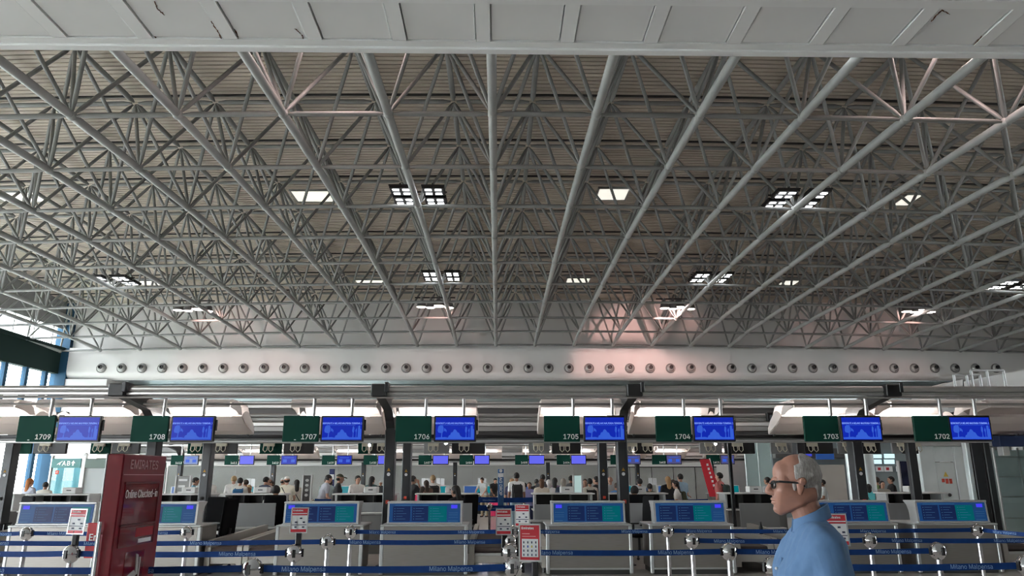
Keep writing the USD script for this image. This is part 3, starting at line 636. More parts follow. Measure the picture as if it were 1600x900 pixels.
# backs of the rear signs with their cables
BK = [(22, 107), (140, 219), (347, 376), (404, 491), (505, 531), (663, 693), (672, 757), (847, 907), (975, 1020), (1095, 1128), (1143, 1178)]
for k, (a, b) in enumerate(((8, 106), (140, 220), (292, 372), (405, 491), (559, 607), (662, 758), (826, 907), (972, 1019), (1094, 1178), (1205, 1300), (1310, 1374), (1395, 1432))):
    Y = 19.2; p, q = at(a, 709, Y), at(b, 688, Y)
    t = thing('rear_sign', 'back of a hanging sign with beige cable loops, ' + ('%s from the left' % ('first second third fourth fifth sixth seventh eighth ninth tenth eleventh twelfth'.split()[k])), 'sign', loc=((p[0]+q[0])/2, Y, p[2]))
    m = (p[0]+q[0])/2-.1
    zt = p[2]+.45
    obj('board_back', rbx(p[0], m-.03, Y, Y+.06, p[2], zt, .008), GREEN if k < 5 else GREYP, t)
    obj('screen_back', rbx(m+.03, q[0], Y-.03, Y+.06, p[2], zt, .012), BLACK, t)
    for xx in (m+.35, p[0]+.25):
        bxp = obj('junction_box', rbx(xx-.14, xx+.14, Y-.09, Y-.03, p[2]+.18, p[2]+.33, .01), CABLE, t)
        for u in (-.07, .07):
            pts = [(xx+u-.05, Y-.1, p[2]+.2), (xx+u-.05, Y-.13, p[2]+.09), (xx+u, Y-.13, p[2]+.04), (xx+u+.05, Y-.13, p[2]+.09), (xx+u+.05, Y-.1, p[2]+.2)]
            obj('cable_loop', rings(pts, [.013]*5, n=5), CABLE, bxp)
    obj('hanger', tube((m, Y+.03, zt-.02), (m, Y+.03, 3.1), .03, 8), BEAMM, t, smooth=40)
# small bright spot lamps under the canopies
for x, y, lab in ((578, 695, 'under the skyline screen of the third sign'), (697, 692, 'under the skyline screen of the fourth sign'), (1117, 693, 'under the skyline screen of the sixth sign'), (972, 727, 'beside the column behind sign 1705')):
    P = at(x, y, 16.2); t = thing('spot_lamp', f'small glaring spot lamp {lab}', 'lamp', loc=P)
    h = obj('housing', lathe([(.02, -.05), (.05, -.02), (.055, .08), (.03, .11), (.01, .12)], c=P, n=12), COLM, t, smooth=40)
    obj('lens', ball(P+[0, -.035, -.01], .034 if y < 720 else .018, 1), SPOT, t)
    obj('stem', tube(P+[0, 0, .1], P+[0, -.4, 2.36-P[2]] if P[2] < 2.3 else P+[0, -.42, .13], .012, 6), COLM, t)
#@@STAGE3
# ================================================================== SECOND CHECK-IN ISLAND (far)
Y2 = 36.0; DY = Y2-YS
S2 = [(1612, 267, 286, 287, 310, 0), (1611, 351, 372, 374, 397, 1), (1610, 417, 437, 439, 464, 2), (1609, 503, 523, 526, 550, 2), (1608, 568, 589, 590, 614, 1), (1607, 654, 674, 676, 701, 1), (1606, 718, 739, 741, 765, 1), (1605, 805, 825, 826, 851, 1), (1604, 870, 891, 892, 916, 1), (1603, 954, 975, 977, 1001, 3), (1602, 1019, 1041, 1041, 1065, 3), (1601, 1104, 1125, 1126, 1148, 3)]
O2 = ['first', 'second', 'third', 'fourth', 'fifth', 'sixth', 'seventh', 'eighth', 'ninth', 'tenth', 'eleventh', 'twelfth']
zb2, zt2 = zat(726, Y2), zat(711, Y2)
cnt2 = can2 = None
can_src = '/World/light_canopy_001'
can_loc = _base[can_src][0]
for k, (n, a, b, c, d, kind) in enumerate(S2):
    xa, xb, xc, xd = (at(q, 718, Y2)[0] for q in (a, b, c, d))
    t = thing('number_board', f'small far green number board reading {n}, {O2[k]} from the left', 'sign', loc=((xa+xb)/2, Y2, zb2))
    obj('panel', rbx(xa, xb, Y2, Y2+.06, zb2, zt2, .008), GREEN, t)
    obj('numerals', text(str(n), .095, (xb-.19, Y2-.004, zb2+.05), .006, True, squeeze=.95), WHITET, t)
    obj('hanger', tube((xb-.1, Y2+.03, zt2-.02), (xb-.1, Y2+.03, 3.2), .03, 6), BEAMM, t)
    t = thing('display_screen', f'small far display screen, {O2[k]} from the left, ' + ('greyish blue', 'glowing lavender', 'deep blue', 'dim purple grey')[kind], 'screen', loc=((xc+xd)/2, Y2, zb2))
    obj('housing', rbx(xc, xd, Y2+.01, Y2+.09, zb2, zt2, .01), BLACK, t)
    f = obj('picture', bx(xc+.03, xd-.03, Y2+.004, Y2+.012, zb2+.04, zt2-.03), (mat('screen_pale', (0, 0, 0), .3, emit=(.10, .17, .42)), SCRV, SCRB, SCRD)[kind] if k else mat('screen_pale', (0, 0, 0), .3, emit=(.10, .17, .42)), t)
    if kind in (0, 2, 3): obj('faint_print', join([bx(xc+.15, xd-.15, Y2+.001, Y2+.004, zt2-.13, zt2-.10), bx(xc+.1, xc+.28, Y2+.001, Y2+.004, zb2+.12, zb2+.26), bx(xd-.28, xd-.1, Y2+.001, Y2+.004, zb2+.12, zb2+.26)]), SCRL, f)
    obj('hanger', tube((xd-.2, Y2+.05, zt2-.02), (xd-.2, Y2+.05, 3.2), .03, 6), BEAMM, t)
    cx = (xa+xd)/2+.15
    if cnt2 is None:
        t = cnt2 = thing('far_check_in_counter', f'far check-in counter with a blue and teal front, {O2[k]} from the left', 'counter', loc=(cx, Y2, 0))
        obj('front_panel', rbx(-.72, .72, 0, .03, .08, .80, .005), BRUSH, t, local=True); obj('body', rbx(-.70, .70, .03, .8, 0, .80, .005), MGREY, t, local=True)
        obj('counter_top', rbx(-.76, .76, -.04, .85, .80, .835, .008), LTBL, t, local=True)
        obj('hood', extr([(y+.02, .835+z) for y, z in HOOD], -.66, .66), LTBL, t, local=True)
        obj('blue_panel', extr([(.018, .87), (.044, 1.19), (.05, 1.19), (.05, .87)], -.62, -.02), mat('far_lightbox_blue', (.01, .03, .08), .3, emit=(.025, .07, .22), strength=.9), t, local=True)
        obj('teal_panel', extr([(.018, .87), (.044, 1.19), (.05, 1.19), (.05, .87)], -.02, .62), mat('far_lightbox_teal', (0, .05, .06), .3, emit=(.0, .16, .19), strength=.9), t, local=True)
    else: dup(cnt2, (cx, Y2, 0), 0, f'far check-in counter with a blue and teal front, {O2[k]} from the left')
    dup(can_src, (cx+.35, can_loc[1]+DY-.3, can_loc[2]), 0, f'small far light canopy behind the {O2[k]} far screen from the left')
t = thing('gantry_beam', 'far gantry beam over the second check-in island', 'beam', loc=(0, Y2, 3.2))
obj('main_tube', tube((-17.2, Y2, 3.25), (18, Y2, 3.25), .09, 12), BEAMM, t, smooth=40); obj('flat_rail', rbx(-17.2, 18, Y2-.05, Y2+.05, 3.06, 3.12, .012), BEAMM, t)
t = thing('gantry_beam', 'farthest grey beam behind the second island signs', 'beam', loc=(0, 41.8, 3))
obj('main_tube', tube((-18, 41.8, 3.25), (18, 41.8, 3.25), .12, 12), LGREY, t, smooth=40); obj('lower_rail', rbx(-17.4, 18, 38.02, 38.10, 2.33, 2.41, .012), LGREY, t); obj('dark_channel', rbx(-17.4, 18, 37.99, 38.14, 2.41, 2.51, .012), BLACK, t)
col_src = '/World/gantry_column_004'
for k, (x, lab) in enumerate(((281, 'right of the red totem'), (427, 'behind a crowd left of counter 1707'), (568, 'behind the black office chair'), (711, 'right of the white-shirted man with a black bag'), (856, 'behind the group of women'), (996, 'right of the bald man'), (1112, 'left of the man in a salmon shirt'))):
    p = at(x, 740, 38.2); dup(col_src, (p[0], 38.2, 0), 0, f'far dark column {lab}')

# glass partition behind the second island
def partition(name, lab, x0, x1, Y, zt, n, m, fr, cat='glass partition'):
    t = thing(name, lab, cat, loc=((x0+x1)/2, Y, 0)); w = (x1-x0)/n
    obj('base_rail', rbx(x0, x1, Y-.03, Y+.03, 0, .1, .008), fr, t); obj('top_rail', rbx(x0, x1, Y-.03, Y+.03, zt, zt+.05, .008), fr, t)
    for k in range(n):
        obj('pane', bx(x0+k*w+.01, x0+(k+1)*w-.01, Y-.006, Y+.006, .1, zt), m, t)
        obj('joint', rbx(x0+k*w-.015, x0+k*w+.015, Y-.02, Y+.02, .1, zt, .004), fr, t)
    return t
YP = 43.0; zp = zat(728, YP)
partition('glass_partition', 'long frosted grey glass partition behind the far check-in crowd', at(262, 740, YP)[0], at(948, 740, YP)[0], YP, zp, 13, FROST, LGREY)
partition('glass_partition', 'black framed glass partition at the right behind the salmon-shirted man', at(950, 740, YP)[0], at(1120, 740, YP)[0], YP, zp-.1, 5, FROST, BLACK)
obj('partition_backing', rbx(-20, 14, YP+2.2, YP+2.4, 0, 2.7, .02), mat('backing_wall', (.72, .72, .70), .6), cat='wall', label='plain pale wall behind the frosted glass partition')

# ================================================================== RIGHT END: service block, glass screens
Y = 22.0; a, b = at(1435, 697, Y), at(1512, 697, Y)
t = thing('service_block', 'pale steel-clad service block with a flush door, right of sign 1702', 'service room', loc=((a[0]+b[0])/2, Y, 0))
d0, d1 = at(1461, 722, Y), at(1492, 722, Y)
obj('left_cladding', rbx(a[0], d0[0], Y, Y+.1, 0, a[2], .01), SERV, t); obj('right_cladding', rbx(d1[0], b[0], Y, Y+.1, 0, a[2], .01), SERV, t); obj('head_cladding', rbx(d0[0], d1[0], Y, Y+.1, d0[2]+.01, a[2], .01), SERV, t)
obj('side_wall', rbx(b[0]-.05, b[0]+.05, Y, Y+.9, 0, a[2], .01), mat('service_side', (.2, .2, .19), .4, .4), t); obj('cap', rbx(a[0]-.05, b[0]+.05, Y-.06, Y+.9, a[2], a[2]+.12, .02), LGREY, t); obj('left_side', rbx(a[0], a[0]+.06, Y+.1, Y+.6, 0, a[2], .01), SERV, t)
dr = obj('door', rbx(d0[0]+.015, d1[0]-.015, Y+.02, Y+.07, .02, d0[2]-.01, .006), SERV, t)
c = (d0[0]+d1[0])/2
obj('warning_triangle', extr_xz([(c-.09, 1.62), (c+.05, 1.62), (c-.02, 1.76)], Y+.01, Y+.02), mat('pale_yellow', (.6, .45, .08), .6), dr)
obj('red_notice', join([bx(c-.05+.11*i, c+.03+.11*i, Y+.01, Y+.02, 1.42+.0*i, 1.56) for i in range(2)]+[bx(c-.16, c-.08, Y+.01, Y+.02, 1.46, 1.56)]), STICK_R, dr)
obj('handle', ball((d1[0]-.3, Y-.01, 1.1), .05, 1), BLACK, dr)
Y = 17.3
for x0, x1, m, lab in ((1515, 1522, SERV, 'thin bright steel pole right of the service block'), (1524, 1541, COLM, 'wide dark portal post right of the service block'), (1544, 1554, COLM, 'narrow dark portal post near the right edge'), (1424, 1437, COLM, 'dark post at the left side of the service block')):
    p, q = at(x0, 740, Y), at(x1, 740, Y)
    t = thing('portal_post', lab, 'post', loc=((p[0]+q[0])/2, Y, 0)); obj('shaft', rbx(p[0], q[0], Y, Y+.16, 0, 2.9 if m is COLM else 2.6, .015), m, t); obj('foot', rbx(p[0]-.04, q[0]+.04, Y-.03, Y+.19, 0, .03, .005), COLM, t)
# gridded glass barrier at the right edge
Y = 16.4; p, q = at(1553, 700, Y), at(1640, 700, Y)
t = thing('glass_barrier', 'tall glass barrier with a steel grid at the right edge', 'glass barrier', loc=((p[0]+q[0])/2, Y, 0))
obj('pane', bx(p[0], q[0]+2.5, Y-.006, Y+.006, .1, 2.2), CLEARP, t)
for z in (.25, .75, 1.2, 1.62, 2.05): obj('grid_rail', rbx(p[0], q[0]+2.5, Y+.02, Y+.045, z-.015, z+.015, .004), MGREY, t)
for k in range(7): x = p[0]+k*.55; obj('grid_post', rbx(x-.02, x+.02, Y+.02, Y+.06, 0, 2.25, .006), LGREY if k % 2 == 0 else MGREY, t)
obj('panel_behind', rbx(p[0]+1.95, q[0]+3, Y+3.2, Y+3.4, 0, 2.3, .02), mat('panel_teal_grey', (.24, .29, .29), .35, .2, (.33, .38, .38), 1.2), cat='wall', label='pale metal wall panel behind the gridded glass barrier')
p = at(1552, 690, 15.6)
t = thing('blue_header', 'dark navy header box at the right edge below the unlit canopy', 'sign', loc=(p[0]+1.5, 15.5, 2.3)); obj('box', rbx(p[0], p[0]+3, 15.4, 15.66, 2.24, 2.46, .01), mat('navy_box', (.01, .03, .11), .5), t); obj('bracket', rbx(p[0]+.05, p[0]+.2, 15.42, 15.6, 2.05, 2.24, .01), LGREY, t)
# glass screens and columns behind the walking man
Y = 24.0
for x0, x1, lab, m in ((1167, 1186, 'pale teal frosted glass screen right of the red banner', FROSTL), (1187, 1207, 'pale frosted glass screen left of the walking man', FROSTL)):
    p, q = at(x0, 740, Y), at(x1, 740, Y)
    t = thing('glass_screen', lab, 'glass screen', loc=((p[0]+q[0])/2, Y, 0)); obj('pane', bx(p[0], q[0], Y-.008, Y+.008, .06, 2.75), m, t); obj('post', rbx(p[0]-.03, p[0], Y-.03, Y+.03, 0, 2.8, .006), SERV, t); obj('shoe', rbx(p[0], q[0], Y-.03, Y+.03, 0, .06, .005), SERV, t)
for x, lab, r in ((1333, 'shiny round steel column right of the walking man', .16), (1356, 'shiny round steel column left of the woman in turquoise', .19)):
    p = at(x, 740, 20.5); t = thing('steel_column', lab, 'column', loc=(p[0], 20.5, 0)); obj('shaft', lathe([(r, .05), (r, 2.95)], c=(p[0], 20.5, 0), n=20), SERV, t, smooth=40); obj('base_ring', lathe([(r+.04, 0), (r+.05, .05), (r, .07)], c=(p[0], 20.5, 0), n=20), MGREY, t)
# shop front behind on the right
Y = 31.0
p, q = at(1205, 700, Y), at(1440, 700, Y)
t = thing('shop_front', 'dim shop front with bright high windows and a row of posters', 'shop front', loc=((p[0]+q[0])/2, Y, 0))
obj('wall', rbx(p[0], q[0], Y, Y+.2, 0, 3.4, .01), mat('shop_wall', (.16, .19, .20), .5), t)
e0, e1 = at(1272, 726, Y), at(1318, 726, Y); obj('beige_panel', rbx(e0[0], e1[0], Y-.06, Y-.01, 0, e0[2], .01), mat('shop_beige', (.40, .37, .33), .6), t)
obj('header', rbx(p[0], at(1320, 700, Y)[0], Y-.4, Y-.05, 2.35, 2.75, .02), DGREY, t)
for x0, x1, y0, y1 in ((1351, 1358, 710, 716), (1363, 1377, 710, 716), (1382, 1397, 709, 716), (1363, 1377, 718, 725), (1382, 1397, 718, 725)):
    u, v = at(x0, y1, Y-.03), at(x1, y0, Y-.03); obj('lit_window', bx(u[0], v[0], Y-.05, Y-.01, u[2], v[2]), mat('lit_window', (.5, .5, .5), .4, emit=(.62, .9, .95), strength=.9), t)
for k, (x0, x1) in enumerate(((1355, 1363), (1369, 1380), (1382, 1394), (1401, 1408))):
    u, v = at(x0, 737, Y-.05), at(x1, 728.5, Y-.05); g = obj('poster', rbx(u[0], v[0], Y-.06, Y-.02, u[2], v[2], .005), PAPER, t)
    obj('red_print', bx(u[0]+.08, u[0]+.2, Y-.068, Y-.06, u[2]+.06, v[2]-.05), REDP, g)
u, v = at(1242, 713, Y-.5), at(1268, 704, Y-.5); sb = obj('blue_display', rbx(u[0], v[0], Y-.5, Y-.42, u[2], v[2], .01), mat('blue_display', (0, 0, 0), .4, emit=(.04, .05, .55)), t)
u, v = at(1276, 718, Y-.5), at(1302, 700, Y-.5); obj('blue_display', rbx(u[0], v[0], Y-.5, Y-.42, u[2], v[2], .01), mat('blue_display_dim', (0, 0, 0), .4, emit=(.01, .05, .20)), t)
Y = 23.0; u, v = at(1412, 772, Y), at(1434, 721, Y)
t = thing('dark_totem', 'dark glass advertising panel with a pale frame left of the service block', 'totem', loc=((u[0]+v[0])/2, Y, 0)); obj('glass', rbx(u[0], v[0], Y, Y+.1, .1, v[2], .01), mat('dark_advert', (.012, .016, .05), .12, 0, (.05, .06, .14), 2.5), t); obj('frame', rbx(u[0]-.05, u[0], Y-.02, Y+.12, 0, v[2]+.03, .008), LGREY, t); obj('base', rbx(u[0], v[0], Y-.1, Y+.2, 0, .1, .01), DGREY, t)
# mezzanine box with handrails, high on the right
Y = 30.0
p, q, r_ = at(1480, 650, Y), at(1535, 590, Y), at(1640, 570, Y)
t = thing('mezzanine_stair', 'white mezzanine stair head with steel handrails at the upper right', 'stair', loc=(q[0], Y, p[2]))
obj('front_box', extr_xz([(at(1486, 640, Y)[0], p[2]), (at(1486, 599, Y)[0], at(1486, 599, Y)[2]), (at(1532, 587, Y)[0], at(1532, 587, Y)[2]), (at(1532, 640, Y)[0], p[2])], Y+1.2, Y+3), WHITEW, t)
obj('back_wall', extr_xz([(at(1583, 650, Y)[0], p[2]), (at(1575, 582, Y)[0], at(1575, 582, Y)[2]), (r_[0], r_[2]), (r_[0], p[2])], Y+.8, Y+3), WHITEW, t)
obj('brown_door', bx(at(1541, 650, Y)[0], at(1578, 650, Y)[0], Y+2, Y+2.2, p[2], at(1560, 596, Y)[2]), mat('brown_door', (.11, .08, .07), .6), t)
obj('landing', rbx(at(1480, 650, Y)[0], r_[0], Y-.3, Y+3, p[2]-.5, p[2], .02), BRUSHL, t)
for tz, xs in ((at(1500, 586, Y)[2], (1492, 1512, 1533)), (at(1540, 579, Y)[2], (1520, 1545, 1571))):
    for x in xs: X = at(x, 600, Y)[0]; obj('rail_post', tube((X, Y, p[2]), (X, Y, tz), .05, 8), BRUSHL, t, smooth=40)
    obj('hand_rail', tube((at(xs[0], 600, Y)[0], Y, tz), (at(xs[-1], 600, Y)[0], Y, tz), .05, 8), BRUSHL, t, smooth=40)
for z in (.35, .7): obj('mid_rail', tube((at(1483, 650, Y)[0], Y, p[2]+z), (r_[0], Y, p[2]+z), .03, 6), BRUSHL, t)
for x in (1500, 1620): X = at(x, 650, Y)[0]; obj('pillar', tube((X, Y+1.5, 0), (X, Y+1.5, p[2]-.5), .2, 12), LGREY, t, smooth=40)

# ================================================================== LEFT END: exit portal
Y = 40.0; p, q = at(81, 716, Y), at(133, 716, Y)
t = thing('exit_portal', 'glazed exit portal under a green sign reading A B at the left', 'portal', loc=((p[0]+q[0])/2, Y, 0))
zt = p[2]+.12; z1 = at(100, 731, Y)[2]
g = obj('sign_panel', rbx(p[0]+.1, q[0]-.12, Y-.12, Y-.02, z1, p[2]-.02, .01), TEALW, t)
obj('letters', join([text('A', .22, (at(103, 720, Y)[0], Y-.125, z1+.12), .01, True), text('B', .22, (at(110, 720, Y)[0], Y-.125, z1+.12), .01, True)]), WHITET, g)
c = at(117, 720, Y)[0]; zc = z1+.23
obj('up_arrow', extr_xz([(c-.11, zc), (c, zc+.15), (c+.11, zc), (c+.04, zc), (c+.04, zc-.12), (c-.04, zc-.12), (c-.04, zc)], Y-.135, Y-.12), WHITET, g)
c = at(96, 720, Y)[0]
obj('plane_symbol', extr_xz([(c-.14, zc-.09), (c-.09, zc-.01), (c+.13, zc+.12), (c+.15, zc+.08), (c+.05, zc+.02), (c+.03, zc-.1), (c-.01, zc-.1), (c-.01, zc-.02)], Y-.135, Y-.12), WHITET, g)
obj('left_jamb', rbx(p[0], p[0]+.1, Y-.08, Y+.08, 0, zt, .01), LTBL, t); obj('right_jamb', rbx(q[0]-.12, q[0], Y-.08, Y+.08, 0, zt, .01), LTBL, t); obj('head', rbx(p[0]-.05, q[0]+.05, Y-.1, Y+.1, zt, zt+.15, .01), LTBL, t)
for k in range(2): w = (q[0]-p[0]-.22)/2; obj('glass_leaf', bx(p[0]+.1+k*w+.01, p[0]+.1+(k+1)*w-.01, Y-.01, Y+.01, .05, z1), pane_mat('portal_glass', (.38, .60, .64), 1.45, .0) if k == 0 else '/World/Looks/portal_glass', t)
u, v = at(87, 741, Y), at(93, 735, Y); fsn = obj('fire_sign', rbx(u[0], v[0], Y-.05, Y-.02, u[2], v[2], .006), STICK_R, t); obj('pictogram', bx(u[0]+.07, v[0]-.07, Y-.056, Y-.05, u[2]+.05, v[2]-.04), PAPER, fsn)
p, q = at(136, 716, Y), at(172, 716, Y)
t = thing('service_portal', 'grey-green blank header with a bright strip above, left of the red totem', 'portal', loc=((p[0]+q[0])/2, Y, 0))
obj('header', rbx(p[0], q[0]+3, Y-.1, Y, at(150, 731, Y)[2], at(150, 717, Y)[2], .01), mat('dull_green', (.10, .14, .12), .6), t); obj('light_strip', bx(p[0]+.1, q[0]+1.5, Y-.1, Y, at(150, 716, Y)[2], at(150, 710, Y)[2]), mat('light_strip', (.8, .8, .8), .5, emit=(1, .98, .92), strength=1.0), t)
obj('lower_wall', rbx(p[0], q[0]+3, Y, Y+.1, 0, at(150, 731, Y)[2], .01), mat('lower_wall', (.32, .34, .34), .6), t); obj('jamb', rbx(p[0]-.1, p[0], Y-.1, Y+.1, 0, zt+.1, .01), LTBL, t)

# ================================================================== MIDDLE GROUND: totems, banners
def board(name, lab, cat, x0, x1, y0, Y, m, frame=None, th=.06, extra=None):
    p, q = at(x0, y0, Y), at(x1, y0, Y)
    t = thing(name, lab, cat, loc=((p[0]+q[0])/2, Y, 0)); f = obj('panel', rbx(p[0], q[0], Y, Y+th, .08, p[2], .008), m, t)
    if frame: obj('frame', join([rbx(p[0]-.04, p[0], Y-.02, Y+th+.02, 0, p[2]+.02, .006), rbx(q[0], q[0]+.04, Y-.02, Y+th+.02, 0, p[2]+.02, .006)]), frame, t)
    obj('foot', rbx(p[0]-.08, q[0]+.08, Y-.14, Y+th+.14, 0, .03, .005), DGREY, t)
    return t, f, p, q
t, f, p, q = board('info_totem', 'grey information totem with white letters right of the red totem', 'totem', 277, 297, 744, 21.5, MGREY, LTBL)
c = (p[0]+q[0])/2
for k in range(5): obj('print_block', bx(p[0]+.06, q[0]-.06-.05*(k % 2), 21.49, 21.5, 1.62-k*.17-.09, 1.62-k*.17-.03), PAPER if k == 0 else LGREY, f)
t, f, p, q = board('info_totem', 'slim grey totem with a bright white edge above counter 1707', 'totem', 475, 486, 743, 20.8, DGREY, LTBL)
for k in range(4): obj('print_block', ball(((p[0]+q[0])/2, 20.8, 1.55-k*.13), (.05, .006, .04), 1), LGREY, f)
t, f, p, q = board('info_totem', 'pale glowing white totem behind counter 1705', 'totem', 897, 908, 743, 20.2, mat('pale_totem', (.55, .68, .66), .4, emit=(.35, .5, .48), strength=.6), LTBL)
t, f, p, q = board('queue_banner', 'navy and white queue banner behind the man in a green cap', 'banner', 515, 523, 733, 26, mat('banner_navy', (.02, .03, .12), .5), None)
obj('white_field', bx(p[0]+.01, q[0]-.01, 25.99, 26, 1.55, 1.72), PAPER, f); obj('letters', join([bx(p[0]+.05, q[0]-.07, 25.99, 26, 1.2+k*.07, 1.24+k*.07) for k in range(4)]), PAPER, f)
t, f, p, q = board('queue_banner', 'tall blue banner reading BAG DROP above the middle passage', 'banner', 778, 787, 733, 20.0, BLUEV, None)
m = text('BAG DROP', .075, (0, 0, 0), .006, True); v = np.array(m.vertices); c = (p[0]+q[0])/2
obj('letters', T(np.stack([c-.037+v[:, 2], np.full(len(v), 19.994)+v[:, 1]*.1, 1.42-v[:, 0]*1.0], 1), m.faces), PAPER, f)
obj('white_field', bx(p[0]+.005, q[0]-.005, 19.99, 20, 1.63, 1.73), PAPER, f); obj('round_logo', lathe([(.01, .006), (.045, .006), (.045, 0)], c=(c, 20, 1.79), n=14, axis='-y'), PAPER, f)
p0, p1 = at(1093, 718, 30), at(1106, 718, 30)
t = thing('red_banner', 'tall bright red feather banner at the right', 'banner', loc=(p0[0], 30, 0)); z0 = at(1100, 776, 30)[2]
obj('cloth', extr_xz([(p0[0], p0[2]), (p1[0]+.05, p0[2]+.02), (p1[0]+.48, z0), (p0[0]+.3, z0)], 29.98, 30.0), REDP, t); obj('white_print', join([bx(p0[0]+.26+k*.04, p0[0]+.34+k*.04, 29.97, 29.98, p0[2]-.25-k*.16, p0[2]-.16-k*.16) for k in range(6)]), PAPER, t); obj('pole', tube((p1[0]+.08, 30.03, p0[2]+.05), (p1[0]+.52, 30.03, 0), .025, 6), LTBL, t); obj('base', lathe([(.25, 0), (.25, .03), (.05, .05)], c=(p1[0]+.52, 30.03, 0)), DGREY, t)
p = at(1143, 700, 19.6)
t = thing('thin_pole', 'thin black pole from the canopy rail to the floor, behind counter 1704', 'pole', loc=(p[0], 15.9, 0)); X = at(1143, 740, 15.9)[0]; obj('shaft', rbx(X-.035, X+.035, 15.9, 15.97, 0, 2.34, .01), BLACK, t); obj('foot', rbx(X-.09, X+.09, 15.85, 16.02, 0, .03, .005), BLACK, t)

# ================================================================== OFFICE CHAIRS
ch = None
for x, Y, rz, lab in ((326, 15.6, 2.9, 'black office chair right of the red totem'), (340, 14.75, 1.35, 'black office chair turned sideways behind the conveyor'), (997, 15.9, 1.9, 'black office chair between counters 1705 and 1704'), (573, 19.9, 3.0, 'black office chair behind counter 1707'), (157, 20.2, 2.8, 'black office chair left of the red totem'), (432, 17.6, 0.1, 'black office chair of the clerk in grey'), (20, 16.6, 2.6, 'black office chair at the left edge'), (992, 17.6, 0.05, 'black office chair of the clerk in light grey'), (722, 17.65, 0.9, 'black office chair of the clerk in black')):
    p = at(x, 800, Y)
    if ch is None:
        ch = thing('office_chair', lab, 'office chair', loc=(p[0], Y, 0), rz=rz)
        obj('backrest', fromM(Manifold.hull_points(np.vstack([ball((sx*.20, -.24-.02*k, z), (.045, .03, .045)).vertices for sx in (-1, 1) for k, z in enumerate((.62, .95, 1.20))]))), FABRIC, ch, smooth=50, local=True)
        obj('seat', fromM(Manifold.hull_points(np.vstack([ball((sx*.21, y, .47), (.05, .05, .045)).vertices for sx in (-1, 1) for y in (-.2, .2)]))), FABRIC, ch, smooth=50, local=True)
        obj('back_bracket', rings([(0, -.1, .42), (0, -.25, .44), (0, -.30, .7)], [.03]*3, n=6), BLACK, ch, local=True)
        for s in (-1, 1): obj('armrest', join([rbx(s*.28-.03, s*.28+.03, -.16, .12, .66, .69, .01), rbx(s*.28-.02, s*.28+.02, -.05, 0, .45, .66, .008)]), BLACK, ch, local=True)
        obj('gas_column', tube((0, 0, .08), (0, 0, .44), .03, 8), BLACK, ch, local=True)
        for k in range(5):
            a = k*2*math.pi/5; u = np.array([math.cos(a), math.sin(a), 0]); leg = obj('leg', tube(u*.03+[0, 0, .10], u*.30+[0, 0, .07], .022, 6), BLACK, ch, local=True); obj('castor', ball(u*.30+[0, 0, .03], .03, 1), BLACK, leg, local=True)
    else: dup(ch, (p[0], Y, 0), rz, lab)
#@@STAGE4
# ================================================================== BARRIERS: stanchions, belts, notices
HB = .955
st = None
def stanchion(x, y, Y, lab, g=None):
    global st
    p = at(x, y, Y)
    if st is None:
        st = thing('stanchion', lab, 'stanchion', loc=(p[0], Y, 0), group=g)
        obj('base', lathe([(.01, .045), (.06, .04), (.16, .02), (.18, .0), (.01, 0)][::-1], n=20), CHROME, st, smooth=40, local=True)
        obj('pole', tube((0, 0, .03), (0, 0, HB-.05), .027, 12), CHROME, st, smooth=40, local=True)
        obj('ball_head', lathe([(.02, -.085), (.05, -.065), (.07, -.035), (.076, -.006), (.070, -.004), (.070, .004), (.076, .006), (.07, .035), (.05, .062), (.02, .078), (.005, .08)], c=(0, 0, HB), n=20), CHROME, st, smooth=50, local=True)
        for a in range(4): c, s = math.cos(a*math.pi/2), math.sin(a*math.pi/2); obj('belt_slot', bx(c*.07-.014, c*.07+.014, s*.07-.014, s*.07+.014, HB-.035, HB+.035), BLACK, st, local=True)
    else: dup(st, (p[0], Y, 0), 0.2*math.sin(x), lab, g)
    return p
